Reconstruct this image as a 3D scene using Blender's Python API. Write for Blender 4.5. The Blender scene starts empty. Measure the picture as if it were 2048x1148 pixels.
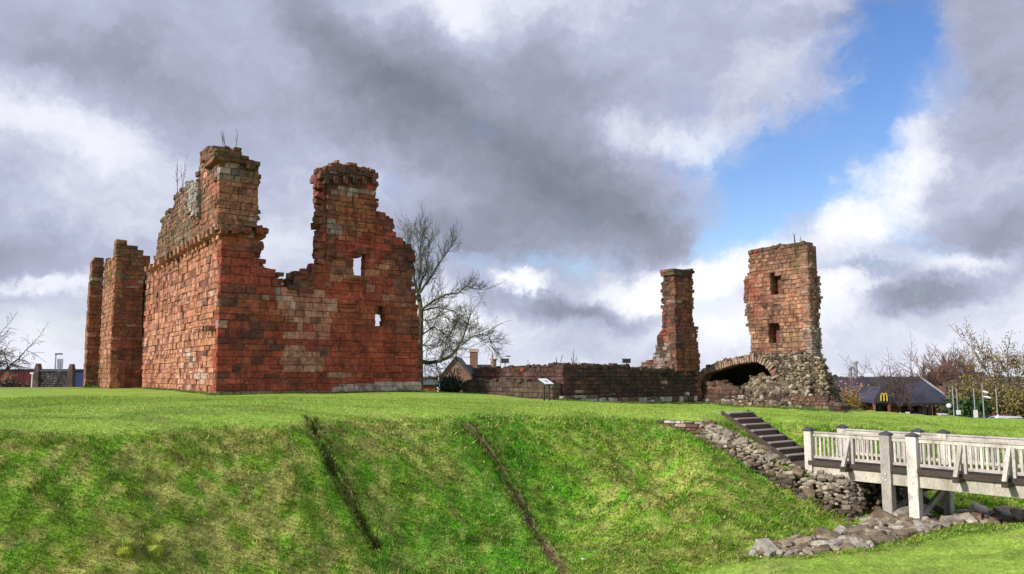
import bpy, math, random
import numpy as np
from mathutils import Vector, Matrix
R = math.radians
rnd = random.Random(7)
S = bpy.context.scene
C = S.collection

# ------------------------------------------------------------------ camera
F = 1595.0
TH = math.atan(176 / F)
cam = bpy.data.cameras.new('camera'); cam_ob = bpy.data.objects.new('camera', cam); C.objects.link(cam_ob)
cam.sensor_width = 36; cam.lens = 36 * F / 2048
cam_ob.rotation_euler = (math.pi / 2 + TH, 0, 0)
cam.clip_start = 0.1; cam.clip_end = 5000
S.camera = cam_ob

def ray(u, v):
    x = (u - 1024) / F; y = -(v - 574) / F
    return Vector((x, math.cos(TH) - y * math.sin(TH), math.sin(TH) + y * math.cos(TH)))
def PY(u, v, Y):
    d = ray(u, v); return d * (Y / d.y)
def G(u, v, z):
    d = ray(u, v); return d * (z / d.z)
def proj(p):
    cx = p[0]; f = p[1] * math.cos(TH) + p[2] * math.sin(TH); up = -p[1] * math.sin(TH) + p[2] * math.cos(TH)
    return 1024 + F * cx / f, 574 - F * up / f, f

# ------------------------------------------------------------------ light
SUN_H = Vector((-0.86, -0.5, 0)).normalized(); SUN_EL = R(31)
sdir = Vector((SUN_H.x * math.cos(SUN_EL), SUN_H.y * math.cos(SUN_EL), math.sin(SUN_EL)))
sun = bpy.data.lights.new('sun', 'SUN'); sun.energy = 4.7; sun.angle = R(4); sun.color = (1.0, 0.93, 0.84)
sun_ob = bpy.data.objects.new('sun', sun); C.objects.link(sun_ob)
sun_ob.rotation_euler = (-sdir).to_track_quat('-Z', 'Y').to_euler()
S.view_settings.view_transform = 'Standard'; S.view_settings.look = 'None'
S.view_settings.gamma = 1; S.view_settings.use_curve_mapping = False
S.view_settings.exposure = 0.0

world = bpy.data.worlds.new('World'); S.world = world; world.use_nodes = True
WT = world.node_tree; WT.nodes.clear()
def wn(t, **k):
    n = WT.nodes.new(t)
    for a, b in k.items(): setattr(n, a, b)
    return n
def wl(a, b): WT.links.new(a, b)
def wmath(op, a, b=None, clamp=False):
    n = wn('ShaderNodeMath', operation=op, use_clamp=clamp)
    for i, x in enumerate((a, b)):
        if x is None: continue
        if isinstance(x, (int, float)): n.inputs[i].default_value = x
        else: wl(x, n.inputs[i])
    return n.outputs[0]
w_out = wn('ShaderNodeOutputWorld'); w_bg = wn('ShaderNodeBackground'); w_bg.inputs[1].default_value = 0.1
wl(w_bg.outputs[0], w_out.inputs[0])
sky = wn('ShaderNodeTexSky'); sky.sky_type = 'NISHITA'; sky.sun_disc = False
sky.sun_elevation = SUN_EL; sky.sun_rotation = math.atan2(SUN_H.x, SUN_H.y)
hs = wn('ShaderNodeHueSaturation'); hs.inputs['Saturation'].default_value = 1.3; hs.inputs['Value'].default_value = 1.75; hs.inputs['Hue'].default_value = 0.515
wl(sky.outputs[0], hs.inputs['Color'])
tc = wn('ShaderNodeTexCoord'); DIR = tc.outputs['Generated']
def wnoise(scale, detail, rough, stretch=(1, 1, 1), off=(0, 0, 0), dist=0.0, src=None):
    m = wn('ShaderNodeMapping'); m.inputs['Scale'].default_value = stretch; m.inputs['Location'].default_value = off
    wl(src or DIR, m.inputs['Vector'])
    n = wn('ShaderNodeTexNoise'); n.inputs['Scale'].default_value = scale; n.inputs['Detail'].default_value = detail
    n.inputs['Roughness'].default_value = rough; n.inputs['Distortion'].default_value = dist
    wl(m.outputs[0], n.inputs['Vector']); return n
warp = wnoise(4.5, 9, 0.68)
wsub = wn('ShaderNodeVectorMath', operation='SUBTRACT'); wl(warp.outputs['Color'], wsub.inputs[0]); wsub.inputs[1].default_value = (0.5, 0.5, 0.5)
wsc = wn('ShaderNodeVectorMath', operation='SCALE'); wl(wsub.outputs[0], wsc.inputs[0]); wsc.inputs['Scale'].default_value = 0.17
wadd = wn('ShaderNodeVectorMath', operation='ADD'); wl(DIR, wadd.inputs[0]); wl(wsc.outputs[0], wadd.inputs[1])
WD = wadd.outputs[0]
def blob(u, v, ru, rv, ang=0):
    c = ray(u, v).normalized()
    e1 = Vector((0, 0, 1)).cross(c).normalized() * -1
    e2 = c.cross(e1) * -1
    a = R(ang)
    f1 = e1 * math.cos(a) + e2 * math.sin(a); f2 = c.cross(f1)
    rot = Matrix((f1, f2, c)).transposed().to_euler('XYZ')
    m = wn('ShaderNodeMapping', vector_type='TEXTURE')
    m.inputs['Location'].default_value = c; m.inputs['Rotation'].default_value = rot
    m.inputs['Scale'].default_value = (ru / F, rv / F, 0.6)
    wl(WD, m.inputs['Vector'])
    d = wn('ShaderNodeVectorMath', operation='DOT_PRODUCT'); wl(m.outputs[0], d.inputs[0]); wl(m.outputs[0], d.inputs[1])
    e = wmath('POWER', 2.718, wmath('MULTIPLY', d.outputs['Value'], -1.0))
    return e
def field(lst, start):
    acc = start
    for (u, v, ru, rv, ang, w) in lst:
        acc = wmath('ADD', acc, wmath('MULTIPLY', blob(u, v, ru, rv, ang), w))
    return acc
# cloud thickness: positive is darker (thicker), negative is thinner and brighter; angle turns anticlockwise
dark = [
    (700, 130, 230, 75, -30, .26), (1010, 320, 420, 115, -24, .24), (1280, 430, 140, 70, -25, .20), (1240, 70, 330, 120, -10, .02),
    (880, 20, 110, 50, -10, -.22), (520, 30, 60, 90, 25, -.10), (1100, 130, 200, 60, -20, .14), (1235, 262, 40, 50, -30, -.18),
    (1390, 285, 110, 35, -25, -.24), (90, 280, 170, 45, -8, -.16), (130, 130, 260, 70, 0, .12), (330, 190, 190, 70, -25, .10),
    (60, 500, 200, 45, 0, .20), (80, 560, 160, 14, 6, -.20), (560, 250, 220, 90, -10, .10), (900, 480, 230, 50, 0, .16),
    (1045, 553, 50, 22, 0, -.50), (1170, 615, 125, 32, -8, .38), (960, 600, 90, 36, 10, .12), (1400, 545, 160, 50, 12, -.55),
    (1330, 560, 60, 30, 0, -.2), (1720, 415, 52, 62, 0, -.65), (1790, 330, 50, 110, -30, -.45), (1960, 170, 150, 170, 20, .14),
    (1830, 600, 85, 28, 0, .34), (1760, 545, 80, 16, 0, .24), (1990, 480, 110, 70, 0, .10), (1700, 590, 50, 40, 0, -.25),
    (1910, 530, 90, 22, 0, -.28), (1450, 655, 150, 36, 0, -.20), (870, 640, 90, 60, 0, -.26), (560, 500, 130, 90, 0, -.12),
    (1100, 700, 400, 32, 0, .05), (2000, 620, 60, 60, 0, -.08), (1900, 300, 60, 60, 0, -.12), (1780, 10, 200, 25, 0, .15),
]
vsep = wn('ShaderNodeSeparateXYZ'); wl(DIR, vsep.inputs[0])
n1 = wnoise(4.6, 8, 0.52, (1, 1, 1.7), (3.1, 1.7, 0.4), 0.15, WD)
n2 = wnoise(13, 10, 0.66, (1, 1, 1.5), (0, 5, 2), 0.2, WD)
d0 = wmath('ADD', -0.11, wmath('MULTIPLY', n1.outputs[0], 0.60))
d0 = wmath('ADD', d0, wmath('MULTIPLY', n2.outputs[0], 0.24))
mz = wn('ShaderNodeMapRange', interpolation_type='SMOOTHSTEP'); wl(vsep.outputs['Z'], mz.inputs['Value'])
mz.inputs['From Min'].default_value = -.02; mz.inputs['From Max'].default_value = .17; mz.inputs['To Min'].default_value = -.13; mz.inputs['To Max'].default_value = 0
D = field(dark, wmath('ADD', d0, mz.outputs[0]))
ramp = wn('ShaderNodeValToRGB'); wl(D, ramp.inputs[0])
els = ramp.color_ramp.elements
stops = [(0.0, (1.02, 1.02, 1.05)), (0.15, (.86, .88, .98)), (0.33, (.50, .53, .70)), (0.50, (.34, .36, .47)), (0.70, (.215, .235, .30)), (0.95, (.13, .15, .19))]
els[0].position = 0.0; els[0].color = (*stops[0][1], 1); els[1].position = stops[-1][0]; els[1].color = (*stops[-1][1], 1)
for p, c_ in stops[1:-1]:
    e = els.new(p); e.color = (*c_, 1)
blue = [(1750, 85, 100, 130, -25, 1.05), (1660, 290, 130, 65, 22, .8), (1560, 390, 140, 65, 20, .8), (1840, 60, 50, 90, -20, .5),
        (1600, 430, 200, 45, 5, .55), (1480, 340, 150, 90, 10, .62), (1590, 200, 90, 90, 0, .35), (1200, 500, 160, 40, 0, .38), (1120, 420, 90, 40, 0, .25), (1900, 470, 120, 40, 0, .3), (935, 530, 80, 55, 0, .5), (1080, 505, 110, 20, 0, .35), (1740, 200, 60, 60, 0, .4), (1250, 260, 60, 60, -20, .40), (1420, 600, 90, 30, 0, .35), (1400, 480, 60, 40, 0, .3), (60, 640, 200, 60, 0, .36), (850, 60, 70, 30, 0, .25)]
n3 = wnoise(8, 8, 0.6, (1, 1, 1.6), (7, 2, 9), 0.3, WD)
B = field(blue, wmath('MULTIPLY', wmath('SUBTRACT', n3.outputs[0], 0.5), 2.3))
mr = wn('ShaderNodeMapRange', interpolation_type='SMOOTHSTEP'); wl(B, mr.inputs['Value'])
mr.inputs['From Min'].default_value = 0.15; mr.inputs['From Max'].default_value = 1.2
cs = wn('ShaderNodeVectorMath', operation='SCALE'); wl(ramp.outputs[0], cs.inputs[0]); cs.inputs['Scale'].default_value = 10.0
mx = wn('ShaderNodeMix', data_type='RGBA'); wl(mr.outputs[0], mx.inputs['Factor'])
wl(cs.outputs[0], mx.inputs['A']); wl(hs.outputs[0], mx.inputs['B'])
wl(mx.outputs['Result'], w_bg.inputs[0])

# ------------------------------------------------------------------ helpers
def link(o, parent=None):
    C.objects.link(o)
    if parent is not None: o.parent = parent
    return o
def thing(name, label, cat, group=None, loc=(0, 0, 0)):
    o = bpy.data.objects.new(name, None); C.objects.link(o); o.empty_display_size = .2
    o.location = loc
    o['label'] = label; o['category'] = cat; o['kind'] = 'thing'
    if group: o['group'] = group
    return o
def tag(o, label, cat, group=None):
    o['label'] = label; o['category'] = cat
    if group: o['group'] = group
    return o
class MB:
    """collects vertices and faces for one mesh"""
    def __init__(s): s.v = []; s.f = []; s.c = []
    def add(s, vs, fs, col=None):
        b = len(s.v); s.v += [tuple(x) for x in vs]; s.f += [tuple(i + b for i in f) for f in fs]
        if col is not None: s.c += [col] * len(vs)
        return s
    def box(s, o, X, Y, Z, x0, x1, y0, y1, z0, z1, col=None):
        vs = [Vector(o) + Vector(X) * x + Vector(Y) * y + Vector(Z) * z for z in (z0, z1) for y in (y0, y1) for x in (x0, x1)]
        return s.add(vs, [(0, 2, 3, 1), (4, 5, 7, 6), (0, 1, 5, 4), (2, 6, 7, 3), (0, 4, 6, 2), (1, 3, 7, 5)], col)
    def abox(s, x0, x1, y0, y1, z0, z1, col=None):
        return s.box((0, 0, 0), (1, 0, 0), (0, 1, 0), (0, 0, 1), x0, x1, y0, y1, z0, z1, col)
    def beam(s, a, b, w, h, col=None, up=(0, 0, 1)):
        a = Vector(a); b = Vector(b); d = (b - a); L = d.length; d.normalize()
        u = Vector(up)
        if abs(d.dot(u)) > .98: u = Vector((.64, -.77, 0))
        x = d.cross(u).normalized(); z = x.cross(d).normalized()
        return s.box(a, x, d, z, -w / 2, w / 2, 0, L, -h / 2, h / 2, col)
    def tube(s, pts, rs, n=5, col=None, cap=True):
        ring = []; b = len(s.v)
        for i, p in enumerate(pts):
            p = Vector(p); d = (Vector(pts[min(i + 1, len(pts) - 1)]) - Vector(pts[max(i - 1, 0)]))
            if d.length < 1e-6: d = Vector((0, 0, 1))
            d.normalize(); a = Vector((0, 0, 1)) if abs(d.z) < .9 else Vector((1, 0, 0))
            x = d.cross(a).normalized(); y = d.cross(x)
            for k in range(n):
                t = 2 * math.pi * k / n; q = p + (x * math.cos(t) + y * math.sin(t)) * rs[i]
                s.v.append((q.x, q.y, q.z))
                if col is not None: s.c.append(col)
        for i in range(len(pts) - 1):
            for k in range(n):
                k2 = (k + 1) % n
                s.f.append((b + i * n + k, b + i * n + k2, b + (i + 1) * n + k2, b + (i + 1) * n + k))
        if cap and n > 2:
            s.f.append(tuple(b + k for k in range(n))); s.f.append(tuple(b + (len(pts) - 1) * n + n - 1 - k for k in range(n)))
        return s
    def mesh(s, name, mat, smooth=False):
        me = bpy.data.meshes.new(name); me.from_pydata(s.v, [], s.f); me.materials.append(mat)
        if s.c:
            a = me.color_attributes.new('tint', 'FLOAT_COLOR', 'POINT')
            arr = np.ones((len(s.v), 4), np.float32); arr[:, :3] = np.array(s.c, np.float32)[:, :3]
            a.data.foreach_set('color', arr.ravel())
        if smooth: me.polygons.foreach_set('use_smooth', [True] * len(me.polygons))
        return me
    def build(s, name, mat, parent=None, smooth=False, kind=None):
        o = bpy.data.objects.new(name, s.mesh(name, mat, smooth)); link(o, parent)
        if kind: o['kind'] = kind
        return o

def mat(name, color=(.5, .5, .5), rough=.85, src='const', noise=(6, .35), noise2=(.8, .2), bump=.3, bscale=30, metal=0, spec=.3,
        streak=0, speck=None, stretch=(1, 1, 1), patch=()):
    m = bpy.data.materials.new(name); m.use_nodes = True; t = m.node_tree; t.nodes.clear()
    N = t.nodes.new; L = t.links.new
    out = N('ShaderNodeOutputMaterial'); b = N('ShaderNodeBsdfPrincipled'); L(b.outputs[0], out.inputs[0])
    b.inputs['Roughness'].default_value = rough; b.inputs['Metallic'].default_value = metal
    b.inputs['Specular IOR Level'].default_value = spec
    geo = N('ShaderNodeNewGeometry')
    mp = N('ShaderNodeMapping'); L(geo.outputs['Position'], mp.inputs['Vector']); mp.inputs['Scale'].default_value = stretch
    P = mp.outputs[0]
    if src == 'tint': a = N('ShaderNodeAttribute'); a.attribute_name = 'tint'; col = a.outputs['Color']
    elif src == 'object': a = N('ShaderNodeObjectInfo'); col = a.outputs['Color']
    else: a = N('ShaderNodeRGB'); a.outputs[0].default_value = (*color, 1); col = a.outputs[0]
    def nz(scale, detail=5, rough=.6):
        n = N('ShaderNodeTexNoise'); n.inputs['Scale'].default_value = scale; n.inputs['Detail'].default_value = detail; n.inputs['Roughness'].default_value = rough
        L(P, n.inputs['Vector']); return n.outputs[0]
    def mul(col, fac_sock, amt):
        r = N('ShaderNodeMapRange'); L(fac_sock, r.inputs[0]); r.inputs[1].default_value = .3; r.inputs[2].default_value = .7
        r.inputs[3].default_value = 1 - amt; r.inputs[4].default_value = 1 + amt; r.clamp = True
        s = N('ShaderNodeVectorMath'); s.operation = 'SCALE'; L(col, s.inputs[0]); L(r.outputs[0], s.inputs['Scale']); return s.outputs[0]
    if noise: col = mul(col, nz(noise[0]), noise[1])
    if noise2: col = mul(col, nz(noise2[0]), noise2[1])
    if streak:
        mp2 = N('ShaderNodeMapping'); L(geo.outputs['Position'], mp2.inputs['Vector']); mp2.inputs['Scale'].default_value = (2.2, 2.2, .25)
        n = N('ShaderNodeTexNoise'); n.inputs['Scale'].default_value = 1.3; n.inputs['Detail'].default_value = 7; n.inputs['Roughness'].default_value = .65; L(mp2.outputs[0], n.inputs['Vector'])
        r = N('ShaderNodeMapRange'); L(n.outputs[0], r.inputs[0]); r.inputs[1].default_value = .5; r.inputs[2].default_value = .72; r.inputs[3].default_value = 0; r.inputs[4].default_value = streak
        mx = N('ShaderNodeMix'); mx.data_type = 'RGBA'; L(r.outputs[0], mx.inputs['Factor']); L(col, mx.inputs['A']); mx.inputs['B'].default_value = (.045, .032, .028, 1)
        col = mx.outputs['Result']
    for (sc_p, lo, hi, amt, pc_) in patch:
        n = nz(sc_p, 8, .68); r = N('ShaderNodeMapRange'); L(n, r.inputs[0]); r.inputs[1].default_value = lo; r.inputs[2].default_value = hi; r.inputs[4].default_value = amt
        mx = N('ShaderNodeMix'); mx.data_type = 'RGBA'; L(r.outputs[0], mx.inputs['Factor']); L(col, mx.inputs['A']); mx.inputs['B'].default_value = (*pc_, 1)
        col = mx.outputs['Result']
    if speck:
        n = nz(speck[0], 3, .7)
        r = N('ShaderNodeMapRange'); L(n, r.inputs[0]); r.inputs[1].default_value = speck[1]; r.inputs[2].default_value = speck[1] + .05; r.inputs[4].default_value = speck[2]
        mx = N('ShaderNodeMix'); mx.data_type = 'RGBA'; L(r.outputs[0], mx.inputs['Factor']); L(col, mx.inputs['A']); mx.inputs['B'].default_value = (*speck[3], 1)
        col = mx.outputs['Result']
    L(col, b.inputs['Base Color'])
    if bump:
        bp = N('ShaderNodeBump'); bp.inputs['Strength'].default_value = bump; bp.inputs['Distance'].default_value = .03
        L(nz(bscale, 6, .65), bp.inputs['Height']); L(bp.outputs[0], b.inputs['Normal'])
    return m

M = {}
STK = dict(rough=.92, noise=(7, .42), noise2=(1.6, .38), bump=1.0, bscale=14, patch=((1.15, .53, .68, .75, (.05, .033, .03)), (.9, .60, .74, .55, (.44, .27, .21)), (3.3, .60, .70, .5, (.06, .04, .035))), streak=.65, spec=.15, speck=(20, .64, .6, (.42, .34, .28)))
M['stone_obj'] = mat('sandstone', src='object', **STK)
M['stone_join'] = mat('sandstone_joined', src='tint', **STK)
M['core'] = mat('mortar', (.22, .085, .058), noise=(9, .45), noise2=(1.6, .38), bump=1, bscale=20, streak=.6, patch=((1.15, .53, .68, .75, (.05, .033, .03)), (.9, .60, .74, .55, (.44, .27, .21))))
M['core_dark'] = mat('dark_rubble_fill', (.05, .036, .028), noise=(12, .4), bump=1, bscale=20)
CB = dict(patch=((2.0, .56, .70, .55, (.06, .05, .03)), (6, .60, .68, .5, (.05, .06, .02))), rough=.9, noise=(18, .42), noise2=(5, .28), bump=1.0, bscale=32, spec=.2, speck=(40, .62, .6, (.5, .48, .42)))
M['cob_obj'] = mat('fieldstone', src='object', **CB); M['cob_join'] = mat('fieldstone_joined', src='tint', **CB)
M['soil'] = mat('soil_fill', (.05, .04, .022), noise=(14, .5), bump=1, bscale=25)
M['wood'] = mat('weathered_timber', (.40, .36, .31), noise=(30, .22), noise2=(2.5, .28), bump=.5, bscale=60, stretch=(1, 1, .35), speck=(9, .62, .45, (.17, .14, .10)))
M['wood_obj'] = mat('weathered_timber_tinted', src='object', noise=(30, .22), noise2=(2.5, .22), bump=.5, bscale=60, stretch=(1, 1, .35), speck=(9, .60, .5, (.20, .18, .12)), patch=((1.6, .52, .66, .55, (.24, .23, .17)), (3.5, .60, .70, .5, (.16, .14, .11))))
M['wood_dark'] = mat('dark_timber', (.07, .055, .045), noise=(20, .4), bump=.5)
M['lead'] = mat('dark_cap', (.06, .06, .07), rough=.6)
M['iron'] = mat('iron', (.05, .05, .05), rough=.6)
M['concrete'] = mat('pale_concrete', (.30, .26, .225), noise=(10, .2), bump=.3)
M['riser'] = mat('step_riser', (.10, .066, .05), noise=(14, .35), bump=.5)
M['bark'] = mat('bark_green', (.10, .105, .055), noise=(14, .4), bump=.7, bscale=20)
M['bark_brown'] = mat('bark_brown', (.10, .07, .055), noise=(8, .35), bump=.4, bscale=20)
M['bark_pink'] = mat('bark_pink', (.19, .11, .085), noise=(8, .3), bump=.2)
M['leaf'] = mat('leaf', src='tint', noise=(3, .3), bump=0, rough=.8)
M['grass'] = mat('grass_blade', src='tint', noise=None, noise2=None, bump=0, rough=.75, spec=.15)
M['ground'] = mat('turf', src='tint', noise=(16, .5), noise2=(3.5, .25), bump=1.0, bscale=22, rough=.95, spec=.1)
M['slate'] = mat('slate', (.055, .058, .085), noise=(2.5, .2), bump=.2, rough=.6)
M['slate_warm'] = mat('old_slate', (.07, .085, .09), noise=(3, .3), bump=.3, rough=.7)
M['brick'] = mat('brick', (.24, .085, .045), noise=(5, .25), bump=.3)
M['tile_brown'] = mat('brown_tile', (.10, .075, .06), noise=(2, .3), bump=.4)
M['brick_dull'] = mat('dull_brick', (.15, .075, .055), noise=(3, .3), bump=.4)
M['sand'] = mat('house_sandstone', (.25, .14, .10), noise=(3, .3), bump=.4)
M['sand_pale'] = mat('pale_dressing', (.55, .36, .28), noise=(3, .2))
M['glass'] = mat('dark_glass', (.03, .035, .04), rough=.1, noise=None, noise2=None, bump=0, spec=.6)
M['white'] = mat('white_paint', (.78, .78, .78), noise=(4, .06), noise2=None, bump=0, rough=.5)
M['yellow'] = mat('yellow_sign', (.62, .47, .06), noise=None, noise2=None, bump=0, rough=.4)
M['grey'] = mat('galvanised_steel', (.36, .38, .41), noise=(5, .1), bump=0, rough=.45, metal=.3)
M['green_paint'] = mat('green_box', (.05, .12, .07), rough=.6)
M['blue_clad'] = mat('blue_cladding', (.025, .035, .12), noise=(.5, .2), bump=0, rough=.5)
M['red_clad'] = mat('red_cladding', (.32, .045, .05), noise=(.4, .3), bump=0, rough=.5)
M['dark'] = mat('dark_interior', (.02, .016, .014), bump=0)
M['car_red'] = mat('red_car_paint', (.22, .02, .03), rough=.25, noise=None, noise2=None, bump=0, spec=.6)
M['car_dark'] = mat('dark_car_paint', (.03, .035, .05), rough=.2, noise=None, noise2=None, bump=0, spec=.6)
M['car_white'] = mat('white_car_paint', (.7, .7, .72), rough=.25, noise=None, noise2=None, bump=0, spec=.6)
M['rubber'] = mat('rubber', (.02, .02, .02), noise=None, noise2=None, bump=0)

# value noise in plan (same one tints ground and blades)
def vnoise(x, y, sc, seed=0):
    x = np.asarray(x, float) / sc + seed * 17.3; y = np.asarray(y, float) / sc + seed * 9.7
    xi = np.floor(x).astype(np.int64); yi = np.floor(y).astype(np.int64); fx = x - xi; fy = y - yi
    fx = fx * fx * (3 - 2 * fx); fy = fy * fy * (3 - 2 * fy)
    def h(a, b):
        n = (a * 374761393 + b * 668265263 + seed * 974634777) & 0x7fffffff
        n = ((n ^ (n >> 13)) * 1274126177) & 0x7fffffff
        return ((n ^ (n >> 16)) & 0xffff) / 65535.0
    a = h(xi, yi); b = h(xi + 1, yi); c = h(xi, yi + 1); d = h(xi + 1, yi + 1)
    return (a * (1 - fx) + b * fx) * (1 - fy) + (c * (1 - fx) + d * fx) * fy
def fbm(x, y, sc, seed=0, o=4):
    t = 0; a = .5; tot = 0
    for i in range(o):
        t = t + a * vnoise(x, y, sc / 2 ** i, seed + i); tot += a; a *= .55
    return t / tot
def sstep(x, a, b):
    t = np.clip((x - a) / (b - a), 0, 1); return t * t * (3 - 2 * t)

# ------------------------------------------------------------------ terrain
def tps(pts):
    P = np.array([(p[0], p[1]) for p in pts]); z = np.array([p[2] for p in pts]); n = len(P)
    def U(r2): return np.where(r2 > 1e-9, r2 * np.log(r2 + 1e-12), 0)
    K = U(((P[:, None] - P[None]) ** 2).sum(-1)) + np.eye(n) * .4
    A = np.zeros((n + 3, n + 3)); A[:n, :n] = K; A[:n, n] = 1; A[:n, n + 1:] = P; A[n:, :n] = A[:n, n:].T
    w = np.linalg.solve(A, np.concatenate([z, [0, 0, 0]]))
    def f(x, y):
        x = np.asarray(x, float); y = np.asarray(y, float); r = np.zeros(x.shape) + w[n] + w[n + 1] * x + w[n + 2] * y
        for i in range(n): r = r + w[i] * U((x - P[i, 0]) ** 2 + (y - P[i, 1]) ** 2)
        return r
    return f
cp = [PY(430, 790, 42), PY(281, 776, 58), PY(170, 775, 61), PY(0, 779, 56), PY(-200, 781, 50), PY(842, 784, 49), PY(640, 787, 45),
      PY(945, 786, 52.8), PY(1126, 801, 45), PY(1400, 808, 51.5), PY(1530, 816, 47.5), PY(1690, 825, 43.3), PY(1092, 803, 40), PY(1850, 834, 41), PY(2048, 843, 40),
      PY(2300, 850, 40), PY(700, 802, 34), PY(200, 808, 32), PY(-200, 812, 28), PY(1250, 812, 34), PY(1600, 832, 33), PY(1800, 846, 33), PY(2048, 858, 33),
      Vector((-30, 75, -1)), Vector((0, 75, -1.3)), Vector((30, 75, -2))]
crestL = [G(-500, 880, -1.05), G(-200, 868, -1.05), G(0, 860, -1.08), G(300, 850, -1.08), G(620, 840, -1.1), G(930, 832, -1.15), G(1150, 829, -1.18), G(1290, 829, -1.22)]
for i, k in enumerate(crestL):
    cp.append(k); cp.append(k + Vector((0, 1.0, .01)))
    for dy, dz in ((-.9, -.38), (-2.4, -1.35), (-3.8, -2.35), (-5.0, -3.05), (-6.2, -3.35)):
        if i >= 6 and dy < -4: continue
        cp.append(k + Vector((0, dy, dz)))
wallc = [PY(1306, 842, 24.7), PY(1350, 858, 24.2), PY(1400, 882, 23.5), PY(1500, 937, 22.4), PY(1600, 992, 21.3), PY(1700, 1047, 20.3)]
cp += wallc
cp += [w + Vector((-.5, -.9, -.12)) for w in wallc[2:]]
cp += [PY(1500, 1060, 18.3), PY(1350, 1050, 18.6), PY(1250, 960, 20.7), PY(1400, 960, 20.9)]
crestR = [G(1560, 838, -1.35), G(1700, 847, -1.6), G(1900, 862, -1.9), G(2048, 870, -2.1), G(2300, 885, -2.3), G(2600, 900, -2.5)]
for k in crestR[1:]:
    cp.append(k); cp.append(k + Vector((0, 1, .03)))
    for dy, dz in ((-.8, -.35), (-2.0, -1.15), (-3.2, -1.85)): cp.append(k + Vector((.3, dy, dz)))
cp += [Vector((9.6, 20.4, -3.6)), Vector((10.3, 19.5, -3.62)), Vector((11.2, 21.2, -3.65)), Vector((13, 22, -3.75)), Vector((17, 23, -3.8)), Vector((12.5, 23.2, -3.5))]
cp += [PY(2048, 1054, 17.6), PY(1925, 1066, 16.8), PY(1770, 1107, 15.4), PY(1600, 1115, 15.2), PY(1480, 1118, 15.2), PY(1250, 1150, 14.3), PY(2048, 1148, 12.5), PY(1600, 1148, 13.6), PY(2300, 1050, 17)]
cp += [PY(1600, 1102, 16.9), PY(1480, 1112, 16.7), PY(1720, 1085, 17.6), PY(1880, 1055, 18.9)]
cp += [Vector(p) for p in ((0, 0, -1.65), (0, 3, -1.9), (6, 5, -2.3), (12, 8, -2.8), (-6, 6, -2.6), (0, 8, -3.0), (-6, 10, -4.0), (0, 11.5, -3.7), (3, 13, -3.75), (-15, 9, -4.1), (-15, 2, -2.3), (15, 0, -1.7), (16, 12, -3.0))]
T1 = tps(cp)
# embankment that carries the steps
SB = Vector((8.0, 23.3)); SDIR = Vector((-.6, .8)); SW_ = Vector((.8, .6)); NST = 8; RUN = .285; RISE = .163; ZB = -2.47; STW = 1.2
def stp(q, s): p = SB + SDIR * q + SW_ * s; return p
def sz(q): return ZB + q * RISE / RUN
walltop = [PY(1315, 836, 24.9), PY(1420, 841, 23.95), PY(1500, 884, 22.9), PY(1560, 922, 22.2), PY(1612, 948, 21.75), PY(1700, 956, 21.2)]
ep = list(walltop)
for q in (-.2, .5, 1.2, 1.9, 2.4):
    for s in (-.15, .6, STW + .15):
        p = stp(q, s); ep.append(Vector((p.x, p.y, sz(q) - .12)))
    p = stp(q, STW + .9); ep.append(Vector((p.x, p.y, max(sz(q) + .25, -2.1) if q < 1 else -1.36)))
    p = stp(q, STW + 2.2); ep.append(Vector((p.x, p.y, -1.45 - .35 * max(0, 1.2 - q))))
ep += [Vector((5.5, 26.5, -1.2)), Vector((4.6, 25.8, -1.2)), Vector((9, 28, -1.45)), Vector((10.3, 22.4, -2.7)), Vector((11.4, 23.6, -2.6)), Vector((7, 27, -1.25))]
T2 = tps(ep)
EMB = [(w.x, w.y) for w in walltop] + [(10.6, 22.4), (11.6, 23.5), (11.2, 26), (9.5, 27.5), (4.6, 27.2)]
EMB[0] = (4.2, 25.2)
def inpoly(x, y, poly):
    x = np.asarray(x, float); y = np.asarray(y, float); r = np.zeros(x.shape, bool); n = len(poly)
    for i in range(n):
        x0, y0 = poly[i]; x1, y1 = poly[(i + 1) % n]
        if y0 == y1: continue
        c = ((y0 > y) != (y1 > y)) & (x < (x1 - x0) * (y - y0) / (y1 - y0) + x0); r ^= c
    return r
def pdist(x, y, line):
    best = np.full(np.shape(x), 1e9)
    for (a, b) in zip(line[:-1], line[1:]):
        dx, dy = b[0] - a[0], b[1] - a[1]; L2 = dx * dx + dy * dy + 1e-9
        t = np.clip(((x - a[0]) * dx + (y - a[1]) * dy) / L2, 0, 1)
        best = np.minimum(best, np.hypot(x - a[0] - t * dx, y - a[1] - t * dy))
    return best
FARZ = -5.0
def zbase(x, y):
    x = np.asarray(x, float); y = np.asarray(y, float)
    z = T1(x, y)
    e = inpoly(x, y, EMB); z2 = T2(x, y)
    # north and east sides of the embankment melt into the lawn, the wall side is a drop
    edge = pdist(x, y, [(10.9, 23.4), (11.6, 23.5), (11.2, 26), (9.5, 27.5), (4.6, 27.2), (4.2, 25.2)])
    w = sstep(edge, 0, 1.1); z = np.where(e, z * (1 - w) + z2 * w, z)
    ye = np.interp(x, [-60, -20, -9, -4, 6, 20, 24, 60], [64, 64, 55, 55, 58, 50, 42, 41])
    f = sstep(y, ye, ye + 9)
    f = np.maximum(f, sstep(np.abs(x), 42, 56)); f = np.maximum(f, sstep(-y, 14, 24))
    return z * (1 - f) + FARZ * f
def znear(x, y, z):
    """find where the pixel ray meets the ground"""
gully = [(620, 838), (633, 880), (650, 905), (665, 940), (690, 985), (712, 1030), (738, 1080), (752, 1098)]
track = [(930, 848), (965, 885), (995, 930), (1025, 985), (1052, 1030), (1085, 1080), (1125, 1130), (1150, 1165)]
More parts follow.
